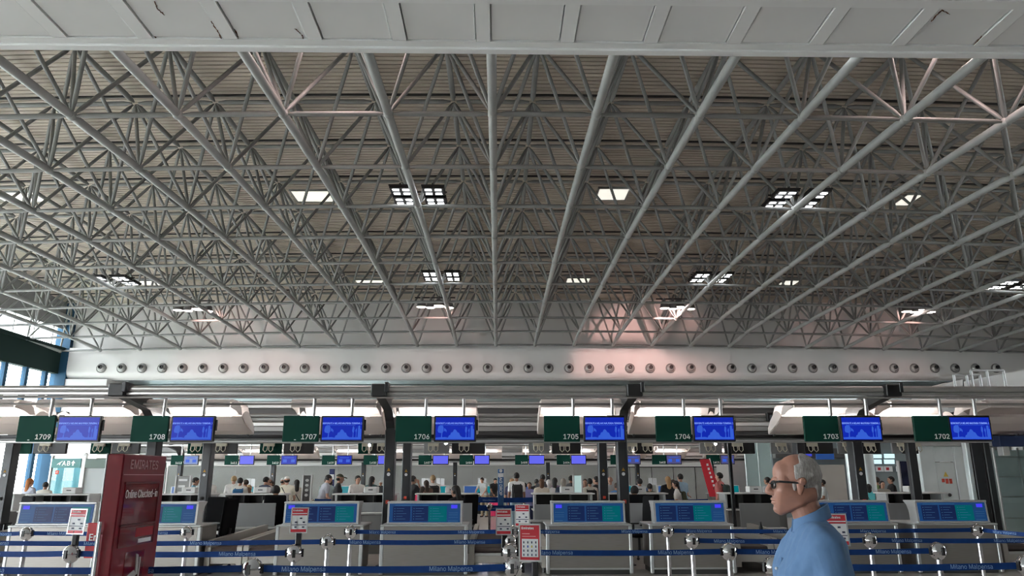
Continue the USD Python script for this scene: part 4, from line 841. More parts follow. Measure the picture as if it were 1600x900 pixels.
for x, y, Y, lab in ((41, 838, 9.9, 'chrome ball-topped post at the far left'), (111, 868, 7.3, 'chrome ball-topped post under the leftmost red notice'), (292, 834, 10.0, 'chrome ball-topped post just right of the red totem'), (395, 888, 6.1, 'large chrome ball-topped post cut by the bottom left of counter 1707'), (460, 865, 7.3, 'chrome ball-topped post under the notice before counter 1707'), (512, 848, 8.5, 'chrome ball-topped post in the middle of counter 1707'), (548, 832, 10.0, 'chrome ball-topped post at the right side of counter 1707'), (803, 832, 10.0, 'farthest chrome ball of the row stacked beside the middle notices'), (797, 847, 8.5, 'second farthest chrome ball of the row beside the middle notices'), (797, 866, 7.3, 'second nearest chrome ball of the row beside the middle notices'), (803, 890, 6.1, 'nearest chrome ball of the row beside the middle notices'), (1043, 831, 10.0, 'slim chrome ball-topped post, left one of three before counter 1704'), (1081, 847, 8.5, 'chrome ball-topped post, centre one of three before counter 1704'), (1139, 864, 7.3, 'chrome ball-topped post, right one of three before counter 1704'), (1208, 888, 6.1, 'large chrome ball-topped post beside the walking man'), (1359, 845, 8.5, 'chrome ball-topped post before counter 1703'), (1465, 863, 7.3, 'chrome ball-topped post at the left of counter 1702'), (1527, 831, 10.0, 'chrome ball-topped post where a belt slants to the right edge'), (1604, 884, 6.1, 'chrome ball-topped post cut by the right edge'), (765, 781, 18.0, 'small distant chrome ball-topped post below the blue banner'), (912, 782, 17.75, 'tiny distant chrome ball-topped post behind counter 1705'), (1093, 782, 17.8, 'tiny distant chrome ball below the woman with the olive backpack'), (819, 781, 18.0, 'small distant chrome ball-topped post right of the blue banner'), (736, 775, 21.0, 'small distant chrome ball-topped post left of the blue banner'), (836, 768, 24.0, 'farthest chrome ball-topped post right of the blue banner'), (372, 775, 20.5, 'tiny distant chrome ball-topped post left of the clerk in grey'), (1030, 775, 21.5, 'tiny distant chrome ball-topped post left of the woman in black'), (488, 775, 21.5, 'tiny distant chrome ball-topped post beside the slim grey totem'), (92, 770, 24.0, 'tiny distant chrome ball-topped post beyond counter 1709')):
    stanchion(x, y, Y, lab)
def belt(x0, Y0, x1, Y1, lab, cat='barrier belt', words='Milano Malpensa', zz=HB, start=.35, step=1.15, hh=.05, tm=None):
    a = at(x0, 840, Y0); b = at(x1, 840, Y1); a[2] = b[2] = zz; d = b-a; L = np.linalg.norm(d); u = d/L; n = np.cross(u, [0, 0, 1])
    t = thing('barrier_belt', lab, cat, loc=(a+b)/2)
    h = np.array([0, 0, hh/2]); w = n*.0015; N = 8; V = []
    for k in range(N+1):
        c = a+d*k/N - np.array([0, 0, .012*math.sin(math.pi*k/N)]); V += [c-h-w, c+h-w, c+h+w, c-h+w]
    Fs = []
    for k in range(N):
        for s in range(4): q, r_ = k*4+s, k*4+(s+1) % 4; Fs += [[q, q+4, r_+4], [q, r_+4, r_]]
    Fs += [[0, 1, 2], [0, 2, 3], [N*4, N*4+2, N*4+1], [N*4, N*4+3, N*4+2]]
    obj('webbing', T(V, Fs), BELTM, t)
    o = start
    while o < L-.22:
        c = a+u*o-np.array([0, 0, .012*math.sin(math.pi*o/L)+.015]); obj('lettering', text(words, .034, c+n*.0018, .001, False, xdir=u, squeeze=.92), BELTT, t); o += step
for args in ((-40, 10.0, 33, 9.9, 'blue belt at the far left edge before counter 1709'), (50, 9.9, 284, 10.0, 'blue belt of the farthest row passing behind the red totem'), (555, 10.0, 796, 10.0, 'farthest-row blue belt left of the middle notices'), (812, 10.0, 1036, 10.0, 'farthest-row blue belt across counter 1705'), (1051, 10.0, 1519, 10.0, 'farthest-row blue belt from counter 1704 to behind the man'),
             (-60, 8.5, 504, 8.5, 'second-row blue belt running behind the red totem'), (521, 8.5, 789, 8.5, 'second-row blue belt left of the middle notices'), (1090, 8.5, 1351, 8.5, 'second-row blue belt behind the walking man'), (1368, 8.5, 1680, 8.5, 'second-row blue belt at the right edge'),
             (-70, 7.5, 101, 7.3, 'third-row blue belt at the far left under the leftmost notice'), (122, 7.3, 450, 7.3, 'third-row blue belt passing behind the red totem'), (809, 7.3, 1128, 7.3, 'third-row blue belt across counter 1705'), (1150, 7.3, 1454, 7.3, 'third-row blue belt passing behind the walking man'),
             (-90, 6.1, 382, 6.1, 'nearest-row blue belt at the bottom left'), (408, 6.1, 790, 6.1, 'nearest-row blue belt at the bottom across counters 1707 and 1706'), (1221, 6.1, 1592, 6.1, 'nearest-row blue belt at the bottom right')):
    belt(*args)
belt(1535, 10.0, 1660, 8.9, 'bright blue belt slanting to the right edge', words='Milano Malpensa')
for x0, x1, Y, z, lab in ((742, 819, 18.0, .93, 'distant blue belt under the blue banner'), (735, 835, 21.0, 1.02, 'distant blue belt behind the blue banner'), (745, 838, 24.0, .95, 'farthest blue belt in the middle passage'), (372, 398, 20.5, .98, 'short distant blue belt left of the clerk in grey'), (1030, 1110, 21.5, .95, 'distant blue belt behind counter 1704'), (488, 520, 21.5, .98, 'short distant blue belt beside the slim grey totem'), (92, 118, 24, .9, 'short distant blue belt beyond counter 1709')):
    belt(x0, Y, x1, Y, lab, zz=z, start=.5, step=1.3, hh=.13)

# notices on posts
def notice(x, y0, y1, w, Y, lab, kind, tilt=0.0, px=None):
    a, b = at(x, y1, Y), at(x, y0, Y); W = w/1140.*(Y*.97); H = b[2]-a[2]
    t = thing('notice_stand', lab, 'sign', loc=(a[0], Y, 0))
    def q(u0, u1, v0, v1, e): # tilted back a little and turned by tilt
        c, s = math.cos(tilt), math.sin(tilt); P = []
        for u, v in ((u0, v0), (u1, v0), (u1, v1), (u0, v1)):
            dx = (u-.5)*W; lean = .10*(v)*H; P.append((a[0]+c*dx-s*(-e)*0, Y+s*dx+lean-e, a[2]+v*H))
        P = np.array(P); return T(np.vstack([P, P+[0, .006, 0]]), BF[:, ::-1])
    def lettering(s, h, u, v, e):
        c, sn = math.cos(tilt), math.sin(tilt); dx = (u-.5)*W
        return text(s, h, (a[0]+c*dx, Y+sn*dx+.10*v*H-e, a[2]+v*H), .003, True, xdir=(c, sn, 0))
    f = obj('frame', join([q(-.05, 1.05, -.03, 0.02, .004), q(-.05, 1.05, .98, 1.03, .004), q(-.05, .02, 0, 1, .004), q(.98, 1.05, 0, 1, .004), q(0, 1, 0, 1, -.008)]), BRUSHL, t)
    sh = obj('sheet', q(.0, 1, .0, 1, .0), REDP if kind == 'grid' else PAPER, t)
    if kind != 'grid':
        obj('red_heading', q(.02, .98, .70, .98, .004), REDP, sh); obj('red_footer', q(.02, .98, .02, .13, .004), REDP, sh)
        obj('white_line', q(.04, .96, .755, .79, .008), PAPER, sh)
        obj('pictogram', join([q(u-.07, u+.07, v-.03, v+.03, .006) for u, v in ((.6, .58), (.3, .42), (.8, .42), (.3, .22), (.78, .22))]), INK, sh, kind='stuff'); obj('rule', q(.04, .96, .30, .325, .006), INK, sh)
        obj('maker_name', lettering('Emirates', .023*H/.30, .40, .87, .010), PAPER, sh)
    else:
        obj('white_field', q(.1, .92, .10, .60, .005), PAPER, sh)
        obj('maker_name', lettering('Emirates', .024*H/.36, .40, .87, .008), PAPER, sh)
        obj('white_line', join([q(.12, .5, .73, .755, .005), q(.12, .8, .66, .68, .005)]), mat('pale_pink', (.7, .3, .3), .6), sh)
        G = {m: [] for m in 'kby'}
        for r_ in range(4):
            for c_ in range(4): G['b' if (r_, c_) == (2, 1) else 'y' if (r_, c_) == (2, 2) else 'k'].append(q(.17+c_*.2, .23+c_*.2, .13+r_*.115, .19+r_*.115, .009))
        obj('pictogram', join(G['k']), INK, sh, kind='stuff'); obj('blue_pictogram', join(G['b']), INKB, sh); obj('yellow_pictogram', join(G['y']), INKY, sh)
    X = a[0] if px is None else at(px, 880, Y)[0]
    obj('holder', rbx(X-.025, X+.025, Y-.0, Y+.05, a[2]-.16, a[2]+.03, .008), BLACK, t)
    obj('upright', tube((X, Y+.02, HB+.06 if px is None else 0), (X, Y+.02, a[2]-.1), .02, 8), BRUSHL if px is None else BLACK, t, smooth=40)
    if px is not None: obj('foot', lathe([(.17, 0), (.17, .02), (.02, .04)], c=(X, Y+.02, 0), n=20), BLACK, t)
notice(117, 796, 834, 28, 7.3, 'leftmost red and white airline notice tilted on a post', 'list', -.25)
notice(466, 794, 832, 24, 7.3, 'red and white airline notice in front of counter 1707', 'list', .05)
notice(787, 796, 835, 22, 8.45, 'red and white airline notice left in the middle group', 'list', .05)
notice(816, 789, 822, 21, 9.9, 'red and white airline notice partly hidden in the middle group', 'list', -.15)
notice(828, 820, 876, 31, 5.9, 'large red airline notice with a grid of pictograms in the middle', 'grid', -.18, 836)
notice(1312, 804, 852, 30, 7.4, 'red airline notice behind the shoulder of the walking man', 'list', -.05, 1314)

# red self-service totem in the left foreground and the red placard beside it
a, b = at(168, 709, 5.5), at(195, 709, 5.5); X0_, X1_, zt = a[0], b[0], a[2]; y0, y1 = 5.5, 6.2
t = thing('red_totem', 'tall glossy red totem reading Online Checked-in in the left foreground', 'totem', loc=((X0_+X1_)/2, 5.85, 0))
obj('body', rbx(X0_, X1_, y0, y1, .02, zt, .008), RED, t)
obj('front_trim', rbx(X0_-.004, X0_+.006, y0-.004, y0+.01, .02, zt+.003, .002), BRUSHL, t)
obj('top_line', bx(X1_-.001, X1_+.002, y0+.02, y1-.02, zt-.150, zt-.144), mat('pale_red_line', (.5, .25, .27), .4), t)
zf = lambda y: at(0, y, 5.85)[2]
obj('upper_lettering', text('EMIRATES', .065, (X1_, (y0+y1)/2-.02, zt-.105), .003, True, xdir=(0, 1, 0), squeeze=1.0), mat('worn_lettering', (.36, .17, .18), .4), t)
w1 = obj('upper_window', rbx(X1_-.002, X1_+.006, y0+.06, y1-.1, zt-.50, zt-.215, .003), REDD, t)
obj('window_frame', join([rbx(X1_-.002, X1_+.012, y0+.05, y1-.09, zt-.215, zt-.20, .003), rbx(X1_-.002, X1_+.012, y0+.05, y1-.09, zt-.515, zt-.50, .003), rbx(X1_-.002, X1_+.012, y1-.105, y1-.09, zt-.66, zt-.20, .003)]), mat('frame_red', (.10, .004, .009), .4), t)
obj('lettering', text('Online Checked-in', .058, (X1_+.006, (y0+y1)/2-.02, zt-.315), .003, False, xdir=(0, 1, 0), squeeze=.72), PAPER, w1)
w2 = obj('lower_window', rbx(X1_-.002, X1_+.006, y0+.06, y1-.1, zt-.66, zt-.52, .003), REDD, t)
obj('slot', bx(X1_+.004, X1_+.008, (y0+y1)/2-.0, y1-.14, zt-.645, zt-.615), PAPER, w2)
obj('slot_glow', bx(X1_+.004, X1_+.008, (y0+y1)/2-.05, y1-.12, zt-.60, zt-.535), mat('slot_red', (.35, .012, .02), .2), w2)
c = (y0+y1)/2; zc = zt-.87
em = obj('emblem_recess', rbx(X1_-.002, X1_+.004, c-.16, c+.14, zc-.19, zc+.17, .002), REDD, t)
for P in ([(0.0, .15), (.035, .14), (.05, .0), (.02, 0)], [(-.12, -.0), (-.01, .035), (.03, .0), (-.02, -.03), (-.12, -.035)], [(-.08, -.17), (-.05, -.17), (.035, -.02), (.0, -.01)], [(.06, .12), (.078, .12), (.078, -.16), (.06, -.16)]):
    m = extr([(c+u, zc+v) for u, v in P], X1_+.003, X1_+.010); obj('emblem_stroke', m, LGREY, em)
obj('handle', tube((X0_+.03, y0-.03, .7), (X0_+.03, y0-.03, zt-.47), .011, 8), CHROME, t, smooth=40)
for z in (.75, zt-.55): obj('handle_bracket', tube((X0_+.03, y0-.03, z), (X0_+.03, y0, z), .008, 6), CHROME, t)
obj('glass_base', rbx(X1_+.004, X1_+.10, y0+.05, y1+.02, .03, zt-1.10, .01), mat('pale_base', (.42, .48, .50), .3), t)
obj('base_frame', join([rbx(X1_, X1_+.11, y0+.03, y1+.03, zt-1.10, zt-1.075, .004), rbx(X1_+.09, X1_+.11, y1+.0, y1+.03, 0, zt-1.09, .004)]), LGREY, t)
Y = 8.9; p, q = at(130, 872, Y), at(168, 817, Y)
t = thing('red_placard', 'red placard with white airline lettering just left of the red totem', 'sign', loc=((p[0]+q[0])/2, Y, 0))
f = obj('panel', rbx(p[0], q[0], Y, Y+.03, p[2], q[2], .006), mat('placard_red', (.42, .012, .02), .45), t)
obj('lettering', text('Emirates', .07, (p[0]+.21, Y-.002, (p[2]+q[2])/2+.0), .003, True, squeeze=.9), PAPER, f); obj('small_line', bx(p[0]+.13, p[0]+.3, Y-.003, Y, (p[2]+q[2])/2-.045, (p[2]+q[2])/2-.03), mat('pale_pink2', (.7, .35, .35), .6), f)
obj('post', rbx((p[0]+q[0])/2-.03, (p[0]+q[0])/2+.03, Y+.03, Y+.07, 0, p[2]+.2, .006), BLACK, t); obj('foot', rbx((p[0]+q[0])/2-.2, (p[0]+q[0])/2+.2, Y-.1, Y+.2, 0, .02, .005), BLACK, t)
# things on the far desks
def small(name, lab, cat, parts, loc):
    t = thing(name, lab, cat, loc=loc)
    for n, m, mm in parts: obj(n, m, mm, t)
for x, Yc, lab in ((665, 36.3, 'pair of white leaflets upright on the far desk left of the banner'), (688, 36.3, 'pair of white leaflets upright on the far desk beside the white-shirted man'), (391, 36.3, 'pair of white sheets on the far desk left of counter 1707'), (1020, 36.3, 'white leaflet upright on the far desk behind counter 1704'), (753, 36.3, 'pair of pale boxes upright on the far desk under the banner')):
    p = at(x, 760, Yc); z = 1.225
    small('leaflet_stand', lab, 'leaflet', [('sheet', rbx(p[0]-.2, p[0]-.01, Yc, Yc+.02, z, z+.34, .004), PAPER), ('sheet', rbx(p[0]+.02, p[0]+.2, Yc, Yc+.02, z, z+.33, .004), PAPER), ('foot', bx(p[0]-.2, p[0]+.2, Yc, Yc+.1, z-.003, z+.01), LTBL)], (p[0], Yc, z))
sc = None
for x, Yc, m, h, lab in ((772, 31.5, 'pink', .62, 'bright pink suitcase left of the middle notices'), (798, 31, 'yellow', .5, 'yellow suitcase behind the middle notices'), (808, 30.3, 'orange', .5, 'orange suitcase behind the middle notices'), (820, 31.4, 'green', .72, 'tall green suitcase behind the middle notices'), (750, 33.2, 'black', .6, 'black suitcase at the feet of the bending travellers')):
    p = at(x, 800, Yc); c = dict(pink=(.75, .04, .16), yellow=(.6, .38, .03), orange=(.62, .22, .03), green=(.10, .32, .12), black=(.012, .012, .013))[m]
    M = mat('suitcase_'+m, c, .4)
    t = thing('suitcase', lab, 'suitcase', loc=(p[0], Yc, 0))
    obj('shell', rbx(p[0]-.2, p[0]+.2, Yc-.12, Yc+.12, .06, .06+h, .05), M, t, smooth=50)
    for k in (-.1, 0, .1): obj('rib', rbx(p[0]+k-.012, p[0]+k+.012, Yc-.13, Yc+.13, .1, .02+h, .01), M, t)
    obj('handle', join([tube((p[0]-.1, Yc+.08, .06+h), (p[0]-.1, Yc+.08, .36+h), .01, 6), tube((p[0]+.1, Yc+.08, .06+h), (p[0]+.1, Yc+.08, .36+h), .01, 6), tube((p[0]-.1, Yc+.08, .36+h), (p[0]+.1, Yc+.08, .36+h), .014, 6)]), BLACK, t)
    for sx in (-.16, .16):
        for yy in (-.08, .08): obj('wheel', ball((p[0]+sx, Yc+yy, .03), .03, 1), BLACK, t)
p = at(1060, 815, 15.2)
t = thing('bottle', 'small dark bottle standing at the conveyor right of counter 1704', 'bottle', loc=(at(1189, 825, 14.2)[0], 14.2, .58)); X = at(1189, 825, 14.2)[0]; obj('body', lathe([(.035, .60), (.037, .72), (.02, .77), (.018, .80), (.005, .80)], c=(X, 14.2, 0), n=12), BLACK, t, smooth=40); obj('cap', lathe([(.02, .79), (.02, .82), (.004, .822)], c=(X, 14.2, 0), n=12), DGREY, t)
#@@STAGE5
# ================================================================== PEOPLE
ICO0 = np.array(trimesh.creation.icosphere(0).vertices); ICO1 = np.array(trimesh.creation.icosphere(1).vertices); ICO2 = np.array(trimesh.creation.icosphere(2).vertices)
SKIN = [mat('skin_%d' % i, c, .55, 0, tuple(v*1.12 for v in c), 9) for i, c in enumerate(((.48, .27, .19), (.36, .19, .125), (.22, .105, .065), (.55, .33, .25)))]
def hull(S, ico): return Manifold.hull_points(np.vstack([ico*np.asarray(r)+np.asarray(c) for c, r in S]))
def union(Ms): return Manifold.batch_boolean(Ms, OpType.Add)
def smoothed(M, edge, it=6):
    m = fromM(M.refine_to_length(edge)); m.merge_vertices(); return trimesh.smoothing.filter_taubin(m, lamb=.5, nu=.53, iterations=it)
def hand_bones(w, d, nrm, ico, grip=0.35):
    """Palm, four unequal fingers and a thumb rooted at the wrist w, pointing along d; nrm is the palm's facing direction."""
    d = d/np.linalg.norm(d); n = nrm-d*(nrm@d); n /= np.linalg.norm(n); s = np.cross(d, n); o = []
    o.append(hull([(w, .024), (w+d*.075+s*.026, .014), (w+d*.075-s*.026, .014)], ico))
    for u, L in ((.030, .062), (.011, .072), (-.009, .068), (-.028, .054)):
        b = w+d*.078+s*u; m = b+(d*math.cos(grip)+n*math.sin(grip))*L*.55; e = m+(d*math.cos(grip*2.2)+n*math.sin(grip*2.2))*L*.45
        o += [hull([(b, .0105), (m, .0095)], ico), hull([(m, .0095), (e, .008)], ico)]
    b = w+d*.025+s*.022; m = b+(d*.6+s*.75+n*.25)*.042; e = m+(d*.9+s*.3+n*.3)*.032
    o += [hull([(b, .014), (m, .011)], ico), hull([(m, .011), (e, .009)], ico)]
    return o
def person(label, x, ytop, Y, face, shirt, pants, hair, style='short', arms='down', lean=0.0, seated=False, skin=0, extra=None, sleeve='short', group=None):
    """face: degrees, 0 looks away from the camera, 180 towards it, 90 to the left."""
    top = at(x, ytop, Y); rz = math.radians(face)
    Hh = 1.75; seat_drop = 0.44 if seated else 0.0
    cl = math.cos(math.radians(lean)); sl_ = math.sin(math.radians(lean))
    def up(p):                                             # upper body leans forward about the hip
        p = np.array(p, float); z = p[2]-.95; y = p[1]
        return np.array([p[0], y*cl+z*sl_, .95-seat_drop+z*cl-y*sl_])
    headtop = up((0, 0, 1.75))[2]
    k = top[2]/headtop; k = min(max(k, .60), 1.12)
    if seated: k = min(max(k, .85), 1.1)
    sh = [up((s*.175, -.01, 1.425)) for s in (-1, 1)]
    E_ = {'down': ((.225, -.03, 1.13), (.235, .05, .89)), 'front': ((.23, .03, 1.15), (.09, .28, 1.20)), 'desk': ((.24, .06, 1.14), (.19, .32, 1.06)), 'ear': ((.29, .10, 1.25), (.13, .10, 1.55)), 'reach': ((.24, .22, 1.28), (.20, .46, 1.20)), 'straps': ((.24, .02, 1.16), (.14, .18, 1.34))}
    el, wr = [], []
    for i, s in enumerate((-1, 1)):
        e, w = E_['down'] if (arms == 'ear' and s == -1) else E_[arms]
        el.append(up((s*e[0], e[1], e[2]))); wr.append(up((s*w[0], w[1], w[2])))
    hip = [np.array([s*.088, 0, .93-seat_drop]) for s in (-1, 1)]
    if seated: kn = [np.array([s*.12, .42, .50]) for s in (-1, 1)]; an = [np.array([s*.12, .44, .085]) for s in (-1, 1)]
    else: kn = [np.array([s*.095, .015+.02*s, .49]) for s in (-1, 1)]; an = [np.array([s*.10, -.03+.04*s, .085]) for s in (-1, 1)]
    I = ICO1
    def torso(g):
        return [hull([(hip[0]+[0, 0, .03], .105+g), (hip[1]+[0, 0, .03], .105+g), (up((-.07, .0, 1.12)), (.085+g, .095+g, .09+g)), (up((.07, .0, 1.12)), (.085+g, .095+g, .09+g))], I),
                hull([(up((-.07, 0, 1.12)), (.085+g, .095+g, .09)), (up((.07, 0, 1.12)), (.085+g, .095+g, .09)), (up((-.10, .0, 1.32)), (.09+g, .115+g, .09)), (up((.10, .0, 1.32)), (.09+g, .115+g, .09))], I),
                hull([(up((-.10, 0, 1.32)), (.09+g, .115+g, .09)), (up((.10, 0, 1.32)), (.09+g, .115+g, .09)), (sh[0], .062+g), (sh[1], .062+g), (up((0, -.01, 1.475)), .055+g)], I)]
    def arm(i, g, lower=True, to=1.0):
        o = [hull([(sh[i], .058+g), (sh[i]+(el[i]-sh[i])*to, .045+g)], I)]
        if lower: o.append(hull([(el[i], .043+g), (wr[i], .028+g)], I))
        return o
    def legs(g, full=True):
        o = []
        for i in range(2): o += [hull([(hip[i], .098+g), (kn[i], .062+g)], I), hull([(kn[i], .060+g), (an[i], .040+g)], I)]
        return o
    hc = up((0, .0, 1.655)); dn = up((0, 0, 1))-up((0, 0, 0)); fw = up((0, 1, 0))-up((0, 0, 0))
    def hp(y, z, x_=0): return hc+fw*y+dn*z+np.array([x_, 0, 0])
    head = [hull([(hp(-.015, .005), (.080, .098, .090)), (hp(.045, -.085), (.045, .045, .045)), (hp(.055, .02), (.058, .045, .05))], I), hull([(hp(.098, -.012), .010), (hp(.112, -.040), .013)], ICO0), hull([(hp(.085, -.082, -.02), .010), (hp(.085, -.082, .02), .010)], ICO0), hull([(up((0, -.015, 1.46)), .056), (hp(-.01, -.07), .052)], I)]
    for s in (-1, 1): head.append(hull([(hp(-.005, -.01, s*.08), (.012, .022, .03))], ICO0))
    body = union(torso(-.012)+arm(0, -.004)+arm(1, -.004)+legs(-.006)+head)
    hands = []
    for i, s in enumerate((-1, 1)):
        hands += hand_bones(wr[i], wr[i]-el[i], np.array([-s, .2, 0.0]) if arms == 'down' else np.array([-.2*s, 0.15, -1.0]), ICO0)
    feet = [hull([(an[i]+[0, -.02, -.03], .045), (an[i]+[0, .13, -.05], .032)], I) for i in range(2)]
    body = union([body]+hands+feet)
    nm = 'person'
    t = thing(nm, label, 'person', loc=(top[0], Y, 0) if not lean else (top[0]+math.sin(rz)*0, Y, 0), rz=rz, group=group)
    sc = lambda M: T(fromM(M).vertices*k, fromM(M).faces)
    obj('body', sc(body), SKIN[skin], t, smooth=60, local=True)
    if style != 'bald':
        P = ICO2*np.array([.088, .108, .102])+np.array([0, -.018, .012])
        if style in ('short', 'grey'): P = P[(P[:, 1] < .02) | (P[:, 2] > .055)]; P = P[P[:, 2] > -.06]; H = [Manifold.hull_points(np.array([hp(q[1], q[2], q[0]) for q in P]))]
        elif style == 'hat': P = P[P[:, 2] > .03]; H = [Manifold.hull_points(np.array([hp(q[1], q[2], q[0]) for q in P*1.04])), hull([(hp(.10, .045, -.05), .014), (hp(.10, .045, .05), .014), (hp(.17, .035, 0), .014)], ICO0)]
        else:
            P = P[(P[:, 1] < .03) | (P[:, 2] > .055)]
            H = [Manifold.hull_points(np.array([hp(q[1], q[2], q[0]) for q in P])), hull([(hp(-.075, .0), (.075, .04, .06)), (hp(-.085, -.24 if style == 'long' else -.12), (.07, .035, .06))], I)]
        obj('hair' if style != 'hat' else 'cap', sc(union(H)), hair if not isinstance(hair, tuple) else cloth(hair, .7), t, smooth=50, local=True)
        if style == 'hat': obj('hair', sc(hull([(hp(-.03, -.02), (.086, .085, .06))], I)), cloth((.02, .015, .01), .8), t, smooth=50, local=True)
    if abs(((face+180) % 360)-180) > 60:
        obj('eye', join([T(ball(hp(.088, .008, s*.032), .009, 0).vertices*k, ball((0, 0, 0), 1, 0).faces) for s in (-1, 1)]), BLACK, t, local=True)
    sl = {'short': arm(0, .012, False, .62)+arm(1, .012, False, .62), 'long': arm(0, .014)+arm(1, .014), 'none': []}[sleeve]
    obj('shirt', sc(union(torso(.012)+sl)), cloth(shirt), t, smooth=60, local=True)
    if pants is not None:
        hp_ = [hull([(hip[0]+[0, 0, .0], .115), (hip[1]+[0, 0, .0], .115)], I)]
        obj('trousers', sc(union(legs(.012)+hp_)), cloth(pants), t, smooth=60, local=True)
    obj('shoe', sc(union([hull([(an[i]+[0, -.03, -.04], .05), (an[i]+[0, .14, -.055], .034)], I) for i in range(2)]).trim_by_plane((0, 0, 1), .001)), cloth((.03, .03, .03)), t, smooth=50, local=True)
    if extra:
        kind, col = extra
        if kind == 'backpack':
            b = obj('backpack', sc(hull([(up((sx*.11, -.20, z)), (.05, .07, .06)) for sx in (-1, 1) for z in (1.02, 1.36)], I)), cloth(col), t, smooth=60, local=True)
            obj('pocket', sc(hull([(up((sx*.08, -.265, z)), (.03, .03, .03)) for sx in (-1, 1) for z in (1.03, 1.16)], I)), cloth(tuple(v*1.3 for v in col)), b, smooth=60, local=True)
            for s in (-1, 1): obj('strap', sc(union([hull([(up((s*.11, -.14, 1.40)), .018), (up((s*.12, .02, 1.475)), .018)], ICO0), hull([(up((s*.12, .02, 1.475)), .018), (up((s*.13, .135, 1.30)), .018)], ICO0)])), cloth(col), b, local=True)
        elif kind == 'strap':
            for sy_ in (-1, 1): obj('bag_strap', sc(hull([(up((-.12, sy_*.115, 1.44)), .012), (up((.14, sy_*.13, 1.02)), .012)], ICO0)), cloth(col), t, local=True)
            obj('shoulder_bag', sc(hull([(up((.20, y, z)), .05) for y in (-.08, .08) for z in (.85, 1.0)], I)), cloth(col), t, smooth=60, local=True)
        elif kind == 'bag':
            obj('hand_bag', sc(hull([(up((.16, .22+y, z)), .045) for y in (-.08, .08) for z in (.72, .9)], I)), cloth(col), t, smooth=60, local=True)
        elif kind == 'phone':
            m = rbx(-.04, .04, -.006, .006, -.075, .075, .006); v = m.vertices*1.0+(wr[0]+wr[1])/2+np.array([0, .09, .06]); obj('phone', T(v*k, m.faces), BLACK, t, local=True)
    return t
BLK, DKB, WHT, GRY = (.014, .012, .011), (.035, .02, .012), (.62, .62, .60), (.22, .22, .23)
JEAN, NVY, KHK = (.04, .07, .14), (.02, .03, .08), (.30, .25, .17)
